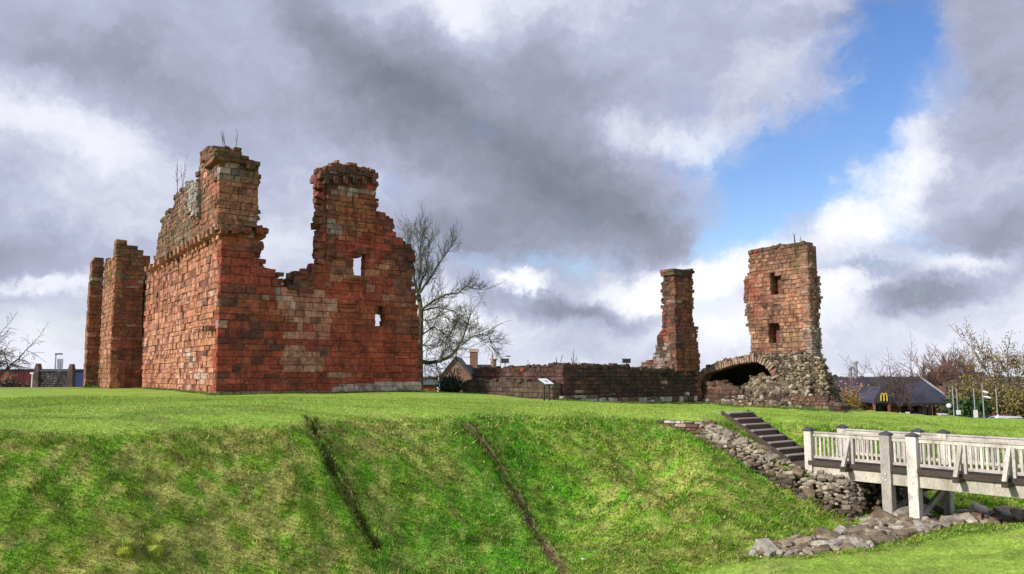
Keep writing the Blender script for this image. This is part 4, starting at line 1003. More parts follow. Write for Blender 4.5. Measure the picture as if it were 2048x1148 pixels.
for w in (0, BWD):
    for t, m_ in ((0, pm_s), (2.1, pm_t), (2.75, pm_t), (7.4, pm_t)):
        o = bpy.data.objects.new('post', m_); link(o, br); o.location = bp(t, w - .04 if w == 0 else w + .04, 0); wcol(o)
        c = bpy.data.objects.new('post_cap', cm); link(c, o); c.location = (0, 0, -1.50)
    mb = MB(); mb.beam(bp(.1, w, -1.60), bp(BL, w, -1.60), .07, .09); wcol(mb.build('top_rail', M['wood_obj'], br))
    mb = MB(); mb.beam(bp(.1, w, -1.535), bp(BL, w, -1.535), .12, .035); wcol(mb.build('handrail_cap', M['wood_obj'], br))
    mb = MB(); mb.beam(bp(.1, w, -2.19), bp(BL, w, -2.19), .07, .07); wcol(mb.build('bottom_rail', M['wood_obj'], br))
    mb = MB(); mb.beam(bp(.02, w + (.0 if w else -.0), -2.565), bp(BL, w, -2.565), .14, .30); wcol(mb.build('main_beam', M['wood_obj'], br))
    bal = MB(); bal.box((0, 0, 0), BE, BW, UP, -.026, .026, -.018, .018, -2.16, -1.64); bme = bal.mesh('baluster', M['wood_obj'])
    t = .18
    while t < BL:
        if all(abs(t - q) > .14 for q in (2.1, 2.75, 7.4)):
            o = bpy.data.objects.new('baluster', bme); link(o, br); o.location = bp(t, w, 0); wcol(o)
        t += .117
    sg = -1 if w == 0 else 1
    for t in (1.13, 3.85, 4.87, 5.9, 6.9):
        mb = MB(); mb.beam(bp(t, w + sg * .03, -1.62), bp(t - .03, w + sg * .36, -2.36), .08, .09, up=BE); o = wcol(mb.build('raking_strut', M['wood_obj'], br))
        mb = MB(); mb.beam(bp(t + .09, w + sg * .05, -1.62), bp(t + .09, w + sg * .05, -2.42), .09, .06, up=BE); wcol(mb.build('stanchion', M['wood_obj'], br))
        mb = MB(); mb.beam(bp(t, w - sg * .3, -2.43), bp(t, w + sg * .45, -2.43), .14, .09); mb.build('outrigger', M['wood_dark'], br)
k = 0; t = .0
while t < BL:
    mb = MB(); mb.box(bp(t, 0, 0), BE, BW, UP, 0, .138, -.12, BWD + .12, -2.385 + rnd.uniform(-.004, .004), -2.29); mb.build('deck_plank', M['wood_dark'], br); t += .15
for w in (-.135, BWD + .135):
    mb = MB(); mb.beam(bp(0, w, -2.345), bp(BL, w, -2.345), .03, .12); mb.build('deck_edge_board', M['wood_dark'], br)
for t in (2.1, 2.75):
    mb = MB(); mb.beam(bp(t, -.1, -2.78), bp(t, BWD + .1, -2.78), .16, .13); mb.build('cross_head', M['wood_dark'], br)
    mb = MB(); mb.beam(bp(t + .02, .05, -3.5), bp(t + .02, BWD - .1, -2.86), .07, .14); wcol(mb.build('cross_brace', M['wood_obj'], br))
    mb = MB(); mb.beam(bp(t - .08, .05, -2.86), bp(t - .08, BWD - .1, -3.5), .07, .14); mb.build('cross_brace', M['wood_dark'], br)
for t, z in ((2.1, -2.45), (2.1, -2.6), (2.75, -2.45), (2.75, -2.6)):
    mb = MB(); c = bp(t, -.165, z); mb.tube([c, c - BW * .02], [.02, .02], 6); mb.build('bolt', M['white'], br)

# ------------------------------------------------------------------ information board
ib = thing('information_board', 'tilted white information panel on two dark legs on the lawn before the low wall', 'sign')
q = PY(1092, 804, 40); 
ibc = [PY(1077, 757, 40.35), PY(1093, 757, 40.7), PY(1108, 767.5, 40.0), PY(1091, 767.5, 39.65)]
def plate(name, k, off, th, m):
    c_ = sum(ibc, Vector()) / 4; n3 = (ibc[2] - ibc[0]).cross(ibc[1] - ibc[3]).normalized(); n3 = n3 if n3.z > 0 else -n3
    a_ = [c_ + (p - c_) * k + n3 * off for p in ibc]; mb = MB(); mb.add(a_ + [p - n3 * th for p in a_], [(0, 1, 2, 3), (7, 6, 5, 4), (0, 4, 5, 1), (1, 5, 6, 2), (2, 6, 7, 3), (3, 7, 4, 0)]); return mb.build(name, M[m], ib)
plate('panel', 1, 0, .02, 'white'); plate('panel_frame', 1.1, -.024, .05, 'green_paint'); plate('printed_picture', .35, .006, .003, 'grey')
for u_, v_ in ((1088, 766), (1098, 766)):
    p = PY(u_, v_, 40.05); g = float(zfun(p.x, p.y)) - .1; mb = MB(); mb.beam((p.x, p.y, g), (p.x, p.y, p.z - .05), .06, .06); mb.build('leg', M['iron'], ib)

# ------------------------------------------------------------------ trees
def grow(mb, p, d, L, r, depth, prm, R_):
    """one limb: a wobbly tapering tube, then its children"""
    n = prm.get('seg', 4) if depth > 0 else 3
    pts = [p.copy()]; rs = [r]; d = d.copy().normalized()
    tw = prm['twist'] * (1.0 if depth < prm['depth'] else .5)
    for i in range(n):
        d = (d + Vector((R_.gauss(0, tw), R_.gauss(0, tw), R_.gauss(0, tw) + prm['up'] - prm.get('droop', 0) * (prm['depth'] - depth)))).normalized()
        p = p + d * (L / n); pts.append(p.copy()); rs.append(max(r * (1 - .55 * (i + 1) / n), prm['rmin']))
    mb.tube(pts, rs, 6 if depth >= prm['depth'] - 0 else (4 if depth > 1 else 3), cap=False)
    if depth <= 0:
        if 'tips' in prm: prm['tips'].append((pts[-1], d)); prm['tips'].append((pts[1], d))
        return
    kids = prm['kids'][min(prm['depth'] - depth, len(prm['kids']) - 1)]
    for k in range(kids):
        f = (k + .6 + R_.uniform(-.3, .3)) / kids * (1 - prm['first']) + prm['first']; f = min(f, .98)
        x = f * n; i = min(int(x), n - 1); q = pts[i].lerp(pts[i + 1], x - i)
        dd = (pts[i + 1] - pts[i]).normalized(); ax = Vector((R_.gauss(0, 1), R_.gauss(0, 1), R_.gauss(0, 1))).cross(dd).normalized()
        nd = (dd * math.cos(prm['ang']) + ax * math.sin(prm['ang'])); 
        grow(mb, q, nd, L * prm['ratio'] * R_.uniform(.7, 1.15) * (1.15 - .5 * f), max(rs[i] * .55, prm['rmin']), depth - 1, prm, R_)
    grow(mb, pts[-1], d, L * prm['ratio'], max(rs[-1] * .9, prm['rmin']), depth - 1, prm, R_)
def tree(label, base, height, seed, m='bark_brown', spread=.75, depth=4, kids=(5, 4, 4, 3), ratio=.62, up=.05, trunk=.3, r=None, leaves=None, twist=.09, droop=0, rmin=.012, trunks=1, lean=(0, 0), group=None, name='bare_tree', cat='tree', leafsize=.22, nleaf=4):
    R_ = random.Random(seed); root = thing(name, label, cat, group, tuple(base)); tips = []
    prm = dict(depth=depth, kids=kids, ratio=ratio, up=up, ang=spread, twist=twist, rmin=rmin, first=.25, tips=tips, droop=droop)
    height = height * .94; r = r or height * .018; tr = MB(); cr = MB()
    for tk in range(trunks):
        d = Vector((R_.gauss(0, .12 * trunks) + lean[0], R_.gauss(0, .12 * trunks) + lean[1], 1)).normalized(); top_ = d * (height * trunk)
        pts = [Vector((0, 0, -.3)), d * (height * trunk * .5), top_]; rr = r / math.sqrt(trunks)
        tr.tube(pts, [rr * 1.25, rr, rr * .85], 7)
        nl = 4 if trunks == 1 else 3
        for k in range(nl):
            a = 2 * math.pi * (k + R_.random() * .6) / nl; dd = Vector((math.cos(a) * spread, math.sin(a) * spread, 1.0)).normalized()
            grow(cr, top_.copy(), dd, height * (1 - trunk) * (.46 if spread < .7 else .52), rr * .6, depth - 1, prm, R_)
        prm2 = dict(prm); grow(cr, top_.copy(), Vector((R_.gauss(0, .2), 0, 1)), height * (1 - trunk) * (.5 if spread < .7 else .40), rr * .75, depth - 1, prm2, R_)
    tr.build('trunk', M[m], root); cr.build('crown', M[m], root)
    if leaves:
        lf = MB(); 
        for (p, d) in tips:
            for k in range(nleaf):
                c = p + Vector((R_.gauss(0, .25), R_.gauss(0, .25), R_.gauss(0, .2))); s = leafsize * R_.uniform(.5, 1.2)
                x = Vector((R_.gauss(0, 1), R_.gauss(0, 1), R_.gauss(0, 1))).normalized(); y = x.cross(Vector((R_.gauss(0, 1), R_.gauss(0, 1), R_.gauss(0, 1)))).normalized()
                cl = mix(R_.choice(leaves), R_.choice(leaves), R_.random()); lf.add([c - x * s, c + y * s * .6, c + x * s, c - y * s * .6], [(0, 1, 2, 3)], cl)
        o = lf.build('leaves', M['leaf'], root); o['kind'] = 'stuff'
    return root
# the big bare tree behind the castle: main limbs follow their real sweep, twigs branch off
YT = 60
bt = thing('big_bare_tree', 'large bare winter tree with green mossy limbs behind the right end of the castle', 'tree')
tk = MB(); R_ = random.Random(5)
def pl3(lst, jit=1.0):
    out = []; y = YT
    for i, (u, v) in enumerate(lst): out.append(PY(u, v, y)); y += R_.uniform(-jit, jit)
    return out
tk.tube(pl3([(838, 800), (838, 721), (839, 672), (842, 622), (837, 588)], .1), [.34, .30, .25, .20, .16], 9); tk.build('trunk', M['bark'], bt)
limbs = [([(836, 590), (843, 560), (850, 550), (855, 516), (860, 486)], .16), ([(840, 585), (852, 566), (863, 553), (883, 519), (898, 500)], .16),
         ([(843, 619), (866, 602), (893, 589), (916, 586), (932, 572), (952, 578)], .15), ([(842, 622), (862, 617), (876, 615), (909, 622), (925, 640)], .10),
         ([(839, 722), (857, 726), (879, 722), (903, 711), (915, 696), (923, 684), (932, 658), (940, 632)], .26), ([(924, 690), (942, 674), (962, 668), (978, 672), (984, 692)], .08),
         ([(840, 672), (852, 664), (866, 655), (885, 662), (900, 680)], .10), ([(836, 590), (826, 545), (823, 506), (819, 478)], .14), ([(838, 560), (842, 530), (840, 495), (846, 468)], .12),
         ([(872, 724), (874, 738), (880, 748), (878, 762)], .07), ([(838, 700), (815, 690), (790, 670), (775, 640)], .18), ([(836, 600), (815, 580), (800, 550), (790, 520)], .15),
         ([(842, 640), (862, 640), (884, 630), (905, 645)], .08), ([(880, 722), (890, 700), (892, 680), (905, 660)], .10), ([(840, 690), (850, 690), (862, 698), (880, 690)], .08)]
cr = MB()
for pts, r in limbs:
    P3 = pl3(pts, .8); n_ = len(P3); rs = [max(r * .72 * (1 - .75 * i / (n_ - 1)), .025) for i in range(n_)]; lb = MB(); lb.tube(P3, rs, 6, cap=False); lo = lb.build('limb', M['bark'], bt)
    prm = dict(depth=2, kids=(4, 3, 3), ratio=.66, up=.10, ang=.62, twist=.16, rmin=.009, first=.15, droop=.0)
    if pts[-1][1] > 620: prm['up'] = .04
    for i in range(1, n_):
        for k in range(6):
            f = R_.random(); q_ = P3[i - 1].lerp(P3[i], f); dd = (P3[i] - P3[i - 1]).normalized()
            side = Vector((R_.gauss(0, 1), R_.gauss(0, 1), R_.gauss(.3, 1))).normalized(); nd = (dd * .75 + side * .75).normalized()
            if pts[-1][1] < 560: nd = (nd + Vector((0, 0, .5))).normalized()
            grow(cr, q_, nd, R_.uniform(.6, 1.3), .022, 2, prm, R_)
    for k in range(3): grow(cr, P3[-1].copy(), ((P3[-1] - P3[-2]).normalized() + Vector((R_.gauss(0, .35), R_.gauss(0, .3), R_.gauss(.1, .3)))), R_.uniform(.8, 1.3), .024, 2, prm, R_)
cr.build('twigs', M['bark'], bt)['kind'] = 'stuff'

def gp(u, Y, z=FARZ): p = PY(u, 750, Y); return Vector((p.x, p.y, z))
def hgt(v, Y, z=FARZ): return PY(1024, v, Y).z - z
tree('weeping bare tree at the left edge beyond the castle lawn', gp(-12, 95), hgt(612, 95), 11, spread=1.0, droop=.035, up=.03, depth=4, kids=(7, 5, 4), ratio=.66, rmin=.022, twist=.13, r=.35)
PKL = [(.36, .17, .12), (.30, .16, .12), (.42, .24, .17)]
tree('small pinkish tree just above the low wall, left of the taller twiggy one', gp(1081, 100), hgt(712, 100), 12, m='bark_pink', depth=3, kids=(5, 4, 4), rmin=.022, leaves=PKL, leafsize=.12, nleaf=2)
tree('bare twiggy tree rising above the middle of the low wall', gp(1135, 95), hgt(698, 95), 13, depth=4, kids=(4, 3, 3), rmin=.022, up=.12, spread=.5)
tree('spreading bare tree in front of the slate roofed restaurant', gp(1791, 77.5), hgt(672, 77.5), 14, depth=4, kids=(6, 5, 5), rmin=.014, spread=1.1, r=.2, up=.05, trunk=.22, ratio=.66)
tree('slim pale twigged tree right of the restaurant roof ridge', gp(1862, 100), hgt(692, 100), 15, m='bark_pink', depth=4, kids=(4, 6, 4), rmin=.024, spread=.7, up=.06)
tree('upright bare tree behind the brick house, nearer its chimney', gp(1908, 110), hgt(680, 110), 16, m='bark_pink', depth=4, kids=(5, 6, 4), rmin=.026, spread=.75, up=.06)
tree('tall bare tree rising behind the middle of the brick house', gp(1935, 115), hgt(676, 115), 17, m='bark_brown', depth=4, kids=(5, 6, 4), rmin=.026, spread=.8, up=.06)
AUT = [(.28, .17, .06), (.22, .19, .05), (.30, .14, .08), (.18, .18, .045)]
tree('big tree with thin rusty autumn leaves at the right edge', gp(2014, 84), hgt(628, 84), 18, m='bark_brown', depth=4, kids=(5, 4, 3), rmin=.02, leaves=AUT, leafsize=.12, nleaf=3, name='autumn_tree', trunk=.2)
tree('autumn tree cut by the right picture edge behind the rusty one', gp(2070, 92), hgt(660, 92), 19, m='bark_brown', depth=4, kids=(5, 4, 3), rmin=.02, leaves=AUT, leafsize=.12, nleaf=3, name='autumn_tree', trunk=.2)
WIL = [(.23, .19, .05), (.19, .17, .05), (.25, .18, .08), (.17, .17, .045)]
tree('olive willow thicket tree behind the leftmost tall sign post', gp(1935, 80), hgt(752, 80), 20, m='bark_brown', depth=4, kids=(6, 5, 3), rmin=.018, leaves=WIL, leafsize=.12, nleaf=2, trunk=.1, trunks=3, spread=.6, name='willow')
tree('yellow brown willow behind the camera pole', gp(1972, 74), hgt(755, 74), 21, m='bark_brown', depth=4, kids=(6, 5, 3), rmin=.018, leaves=WIL, leafsize=.12, nleaf=2, trunk=.1, trunks=3, spread=.7, name='willow')
tree('golden brown willow by the parked cars at the right edge', gp(2025, 70), hgt(752, 70), 22, m='bark_brown', depth=4, kids=(6, 5, 3), rmin=.018, leaves=WIL, leafsize=.12, nleaf=2, trunk=.1, trunks=3, spread=.7, name='willow')
tree('orange leaved shrub against the right side of the rubble base', gp(1688, 58, -3.6), hgt(765, 58, -3.6), 23, m='bark_brown', depth=3, kids=(5, 5, 4), rmin=.012, leaves=[(.30, .19, .03), (.24, .17, .03)], leafsize=.08, nleaf=3, trunk=.08, trunks=3, name='shrub', cat='shrub')
tree('pinkish leaved bush peeping from behind the rubble base', gp(1663, 72), hgt(724, 72), 24, m='bark_pink', depth=3, kids=(5, 5, 4), rmin=.014, leaves=[(.45, .25, .17), (.38, .2, .12)], leafsize=.11, nleaf=2, trunk=.1, trunks=2, name='bush', cat='shrub')
tree('dense brown bush at the left edge beside the red shed', gp(40, 82), hgt(738, 82), 25, m='bark_brown', depth=3, kids=(6, 5, 5), rmin=.02, leaves=[(.14, .10, .05), (.11, .08, .04), (.17, .10, .06)], leafsize=.22, nleaf=6, trunk=.08, trunks=4, name='bush', cat='shrub')
tree('dark green evergreen bush behind the white roadside signs', gp(1935, 68), hgt(790, 68), 26, m='bark_brown', depth=3, kids=(6, 6, 5), rmin=.02, leaves=[(.03, .07, .02), (.02, .045, .015), (.05, .10, .02)], leafsize=.22, nleaf=8, trunk=.08, trunks=3, name='evergreen_bush', cat='shrub')
tree('dark ivy bush growing on the left end of the low wall', Vector((*(Lc2 - U2 * 10.2 + N2 * 1.2), -1.25)), 1.15, 27, m='bark_brown', depth=3, kids=(5, 5, 4), rmin=.008, leaves=[(.03, .045, .02), (.02, .03, .015), (.05, .05, .02)], leafsize=.09, nleaf=6, trunk=.08, trunks=3, name='ivy_bush', cat='shrub')
# saplings and weeds rooted on the wall heads
def weed(name, label, p, h, n, seed, fan=.25, m='bark_brown'):
    R2 = random.Random(seed); mb = MB()
    for k in range(n):
        q_ = Vector(p) + Vector((R2.uniform(-fan, fan), R2.uniform(-.1, .1), 0)); d = Vector((R2.gauss(0, .2), 0, 1)).normalized()
        prm = dict(depth=1, kids=(4, 3), ratio=.45, up=.12, ang=.5, twist=.1, rmin=.010, first=.25); grow(mb, q_, d, h * R2.uniform(.6, 1), .018, 1, prm, R2)
    tag(mb.build(name, M[m]), label, 'plant')
weed('sapling', 'bare birch sapling growing behind the stepped parapet', PY(362, 388, 48), 1.9, 4, 1, .35, 'bark_pink')
weed('dry_weed', 'thin dry weed stems standing on the corner turret top', PY(458, 294, 43), .8, 4, 2, .4)
weed('dry_weed', 'little dry weed tuft on top of the right hand tower', PY(1594, 488, 48.5), .55, 4, 3, .2)
tag(grass, 'short green and straw coloured grass blades covering the mound and its banks', 'grass')
# tussocks
def tussock(u, v, h, r, label, cols_, seed, nb=420):
    R2 = random.Random(seed); p = hit(u, v, zfun); mb = MB()
    for k in range(nb):
        a = R2.uniform(0, 6.28); q_ = r * math.sqrt(R2.random()); b0 = p + Vector((math.cos(a) * q_, math.sin(a) * q_ * .8, 0)); b0.z = float(zfun(b0.x, b0.y)) - .01 + (h * .5) * (1 - (q_ / r) ** 2)
        d = Vector((math.cos(a) * q_ / r * .9 + R2.gauss(0, .3), math.sin(a) * q_ / r * .9 + R2.gauss(0, .3), 1)).normalized(); L = h * R2.uniform(.4, .8); w = Vector((math.cos(a + 1.5), math.sin(a + 1.5), 0)) * .006
        t_ = b0 + d * L; t_.z -= L * .2; c = mix(R2.choice(cols_), R2.choice(cols_), R2.random()); mb.add([b0 - w, b0 + w, t_], [(0, 1, 2)], c)
    # round root cushion
    vs, fs = CV[seed % 14]; mb.add([p + Vector((q[0] * r * 1.7, q[1] * r * 1.5, q[2] * h * 1.0 + .0)) for q in vs], fs, mix(cols_[0], (.05, .06, .01), .3))
    tag(mb.build('grass_tussock', M['grass']), label, 'grass tuft')
YG = [(.36, .44, .06), (.46, .48, .12), (.28, .40, .05)]
tussock(250, 1118, .26, .18, 'rounded yellow green grass tussock on the lower bank, left of its twin', YG, 1)
tussock(311, 1115, .26, .21, 'rounded yellow green grass tussock on the lower bank, right one of the pair', YG, 2)
tussock(926, 1078, .28, .12, 'spiky pale green grass tuft between the two worn paths', [(.20, .36, .06), (.32, .42, .14)], 3, 160)
# fallen leaves dotted over turf and bank
lfm = MB(); R4 = random.Random(31)
for k in range(900):
    y = 11 * (42 / 11) ** R4.random(); x = R4.uniform(-.68, .68) * y
    if in_px(x, y, footp[0]) or in_px(x, y, footp[1]) or in_px(x, y, EMB): continue
    z = float(zfun(x, y)) + .035; s_ = R4.uniform(.012, .028) * max(1, y / 22); a = R4.uniform(0, 6.28); X3 = Vector((math.cos(a), math.sin(a), R4.gauss(0, .4))); Y3 = Vector((-math.sin(a), math.cos(a), R4.gauss(0, .4)))
    p = Vector((x, y, z)); lfm.add([p - X3 * s_, p - Y3 * s_ * .7, p + X3 * s_, p + Y3 * s_ * .7], [(0, 1, 2, 3)], R4.choice([(.30, .17, .07), (.22, .11, .05), (.55, .50, .40), (.40, .28, .10), (.16, .09, .05)]))
lo_ = lfm.build('fallen_leaves', M['leaf']); lo_['kind'] = 'stuff'; tag(lo_, 'small brown and pale fallen leaves scattered over the grass', 'leaves')
# clods and small stones lying in the gully and on the worn track
cl = MB()
for line, w_, cnt in ((GL, .05, 160), (TL, .09, 260)):
    for k in range(cnt):
        i = R4.randrange(len(line) - 1); f = R4.random(); x = line[i][0] * (1 - f) + line[i + 1][0] * f + R4.gauss(0, w_); y = line[i][1] * (1 - f) + line[i + 1][1] * f + R4.gauss(0, w_)
        sz_ = R4.uniform(.015, .06); vs, fs = CV[k % 14]; p = Vector((x, y, float(zfun(x, y)))); cl.add([p + Vector(q) * sz_ for q in vs], fs, R4.choice([(.12, .07, .045), (.08, .05, .03), (.20, .13, .09), (.30, .24, .18)]))
c_o = cl.build('soil_clods', M['cob_join']); c_o['kind'] = 'stuff'; tag(c_o, 'brown clods and small stones in the worn gully and track', 'soil')
# litter
mb = MB(); p = hit(1166, 1122, zfun); mb.box(p, (1, .2, 0), (-.2, 1, 0), UP, -.03, .03, -.045, .045, .03, .045); tag(mb.build('paper_scrap', M['white']), 'small white scrap of litter on the grass right of the brown track', 'litter')

# ------------------------------------------------------------------ background buildings
def sheet(mb, pts, th, nrm):
    n_ = len(pts); nrm = Vector(nrm); a = [Vector(p) for p in pts]; b = [p - nrm * th for p in a]
    mb.add(a + b, [tuple(range(n_)), tuple(range(2 * n_ - 1, n_ - 1, -1))] + [(i, (i + 1) % n_, (i + 1) % n_ + n_, i + n_) for i in range(n_)])
# gabled stone house
hs_ = thing('gabled_stone_house', 'small sandstone house with steep gable, slate roof and tall chimney behind the castle lawn', 'house')
YH = 85
def H(u, v, y=YH): return PY(u, v, y)
gx0, gx1, ga = H(881, 754), H(943, 754), H(912, 716)
mb = MB(); zg = FARZ
V1 = [Vector((gx0.x, YH, zg)), Vector((gx1.x, YH, zg)), Vector((gx1.x, YH, gx1.z)), Vector((ga.x, YH, ga.z)), Vector((gx0.x, YH, gx0.z))]
sheet(mb, V1, -8, (0, 1, 0)); mb.build('wall', M['sand'], hs_)
mb = MB(); mb.abox(gx1.x + .02, H(976, 750).x, YH + 3, YH + 8, zg, gx1.z); mb.build('wing_wall', M['sand'], hs_)
mb = MB()
for (a, b, sgn) in ((gx0, ga, -1), (gx1, ga, 1)):
    n3 = Vector((sgn * (ga.z - gx0.z), 0, abs(ga.x - gx0.x))).normalized(); ov = (a - b).normalized() * .3
    q = [Vector((b.x, YH - .2, b.z + .05)), Vector((a.x + ov.x, YH - .2, a.z + ov.z)), Vector((a.x + ov.x, YH + 8.2, a.z + ov.z)), Vector((b.x, YH + 8.2, b.z + .05))]
    sheet(mb, [x + n3 * .14 for x in q], .12, n3)
mb.build('roof', M['slate_warm'], hs_)
rr = H(912, 727).z; rf = MB()
x0_, x1_ = ga.x + .6, H(976, 750).x + .2; zr = H(950, 729, YH + 5).z
for sg, ys_ in ((-1, (YH + 2.6, YH + 5.5)), (1, (YH + 8.4, YH + 5.5))):
    n3 = Vector((0, sg * .7, .7)).normalized(); sheet(rf, [Vector((x0_, ys_[0], gx1.z)), Vector((x1_, ys_[0], gx1.z)), Vector((x1_, ys_[1], zr)), Vector((x0_, ys_[1], zr))], .12, n3)
rf.build('wing_roof', M['slate_warm'], hs_)
gm = MB(); sheet(gm, [Vector((x1_ + .25, YH + 2.3, gx1.z)), Vector((x1_ + .25, YH + 5.5, zr + .45)), Vector((x1_ + .25, YH + 8.6, gx1.z))], .3, (1, 0, 0)); gm.build('end_gable', M['sand'], hs_)
mb = MB(); cx0, cx1 = H(935, 730).x, H(951, 730).x; mb.abox(cx0, cx1, YH + 4.8, YH + 5.8, zr - 1, H(940, 704, YH + 4.8).z); ch_ = mb.build('chimney', M['sand'], hs_)
mb = MB(); mb.abox(cx0 - .12, cx1 + .12, YH + 4.7, YH + 5.9, H(940, 704, YH + 4.8).z - .0, H(940, 700, YH + 4.8).z + .12); mb.build('chimney_cap', M['sand_pale'], ch_)
for (x, y, z) in ((ga.x, YH, ga.z + .1), (x1_ + .1, YH + 5.5, zr + .5)):
    mb = MB(); mb.tube([(x, y, z - .1), (x, y, z + .25), (x, y, z + .4), (x, y, z + 1.0)], [.16, .10, .15, .02], 6); mb.build('finial', M['sand_pale'], hs_)
for (u0, u1_, v0, v1) in ((907, 910.5, 734, 747), (912.5, 916, 734, 747)):
    a, b = H(u0, v0), H(u1_, v1); mb = MB(); mb.abox(a.x - .04, b.x + .04, YH - .05, YH + .02, b.z - .04, a.z + .04); o = mb.build('window_frame', M['sand_pale'], hs_)
    mb = MB(); mb.abox(a.x + .02, b.x - .02, YH - .07, YH - .052, b.z + .02, a.z - .02); mb.build('window_glass', M['glass'], o)
a, b = H(889, 759), H(922, 767); mb = MB(); mb.abox(a.x, b.x, YH - .1, YH - .002, b.z, a.z); fb = mb.build('name_board', M['sand_pale'], hs_)
a, b = H(888, 768), H(922, 770.5); mb = MB(); mb.abox(a.x, b.x, YH - .25, YH - .002, b.z, a.z); mb.build('shop_cornice', M['white'], hs_)
txt = MB(); x = H(898, 762).x; zt = H(900, 762).z
for wd_ in (3, 7, 4):                                     # the letters are too far off to be read: pale strokes
    for k in range(wd_):
        hh = .22 if k == 0 else rnd.choice([.13, .13, .2]); txt.abox(x, x + .055, YH - .12, YH - .102, zt - .12, zt - .12 + hh); txt.abox(x, x + .09, YH - .12, YH - .102, zt - .12, zt - .09); x += .115
    x += .1
txt.build('lettering', M['white'], fb)
a, b = H(901, 773), H(909, 784); mb = MB(); mb.abox(a.x, b.x, YH - .06, YH - .002, b.z, a.z); o = mb.build('shop_window', M['white'], hs_)
mb = MB(); mb.abox(a.x + .06, b.x - .06, YH - .08, YH - .062, b.z + .05, a.z - .06); mb.build('window_glass', M['glass'], o)
mb = MB(); a, b = H(889, 772), H(894, 788); mb.abox(a.x, b.x, YH - .06, YH - .002, b.z, a.z); mb.build('pilaster', M['sand_pale'], hs_)

# restaurant with hipped slate roof
rs_ = thing('slate_roofed_restaurant', 'low restaurant with wide hipped slate roof and brick piers beyond the tower', 'restaurant')
YR = 80
e0, e1 = PY(1640, 806, YR), PY(1912, 807, YR); r0, r1 = PY(1655, 757, YR + 6), PY(1842, 757, YR + 6); zg = FARZ
# keep the roof tilt as seen: eaves line at e.z, ridge at r.z
zE = e1.z; zRd = r1.z
A = Vector((e0.x, YR, zE)); B_ = Vector((e1.x, YR, zE)); Cc_ = Vector((r1.x, YR + 6, zRd)); D_ = Vector((r0.x, YR + 6, zRd)); Bb = Vector((e1.x, YR + 12, zE)); Ab = Vector((e0.x, YR + 12, zE))
def nrm(a, b, c): n = (b - a).cross(c - a).normalized(); return n if n.z > 0 else -n
rfp = bpy.data.objects.new('roof', bpy.data.meshes.new('roof')); link(rfp, rs_)
mb = MB()
for q in ((A, B_, Cc_, D_), (B_, Bb, Cc_), (Bb, Ab, D_, Cc_), (Ab, A, D_)): sheet(mb, q, .08, nrm(q[0], q[1], q[2]))
rfp.data = mb.mesh('roof', M['slate'])
# slate courses in low relief
nrw = 22
cmb = MB(); n3 = nrm(A, B_, Cc_)
for k in range(nrw):
    f = k / nrw; a = A.lerp(D_, f); b = B_.lerp(Cc_, f); up_ = (D_ - A).normalized() if False else (Cc_ - B_); 
    sl_ = Vector((0, 6, zRd - zE)).normalized()
    cmb.add([a + n3 * .035, b + n3 * .035, b + sl_ * .28 * 1.0 + n3 * .006, a + sl_ * .28 + n3 * .006, a - n3 * .01, b - n3 * .01], [(0, 1, 2, 3), (4, 5, 1, 0)])
cmb.build('slate_courses', M['slate'], rs_)['kind'] = 'stuff'
mb = MB(); mb.beam(B_ + n3 * .1, Cc_ + n3 * .1, .22, .07); mb.build('hip_ridge', M['grey'], rs_)
mb = MB(); mb.beam(D_ + UP * .06, Cc_ + UP * .06, .2, .08); mb.build('ridge_cap', M['slate'], rs_)
mb = MB(); mb.abox(e0.x, e1.x, YR - .05, YR + .05, zE - .22, zE - .06); mb.build('fascia', M['wood_dark'], rs_)
wy = YR + 1.0
mb = MB(); mb.abox(e0.x + 1, e1.x - 2.6, wy + .3, YR + 11, zg, zE - .1); mb.build('wall', M['sand'], rs_)
for (u0, u1_) in ((1694, 1726), (1736, 1752), (1755, 1778), (1796, 1838), (1852, 1866)):
    a, b = PY(u0, 812, wy).x, PY(u1_, 812, wy).x; mb = MB(); mb.abox(a, b, wy + .2, wy + .29, zg + .3, zE - .35); o = mb.build('window_frame', M['wood_dark'], rs_)
    mb = MB(); mb.abox(a + .06, b - .06, wy + .17, wy + .198, zg + .36, zE - .42); mb.build('window_glass', M['glass'], o)
for u0, u1_ in ((1668, 1678), (1731, 1738), (1782, 1793), (1870, 1881)):
    a, b = PY(u0, 812, wy - .6).x, PY(u1_, 812, wy - .6).x; mb = MB(); mb.abox(a, b, wy - .6, wy - .1, zg, zE - .2); mb.build('brick_pier', M['brick'], rs_)
for u0 in (1848, 1858, 1895):
    a = PY(u0, 812, YR + .2).x; mb = MB(); mb.abox(a, a + .18, YR + .1, YR + .3, zg, zE - .2); mb.build('veranda_post', M['wood_dark'], rs_)
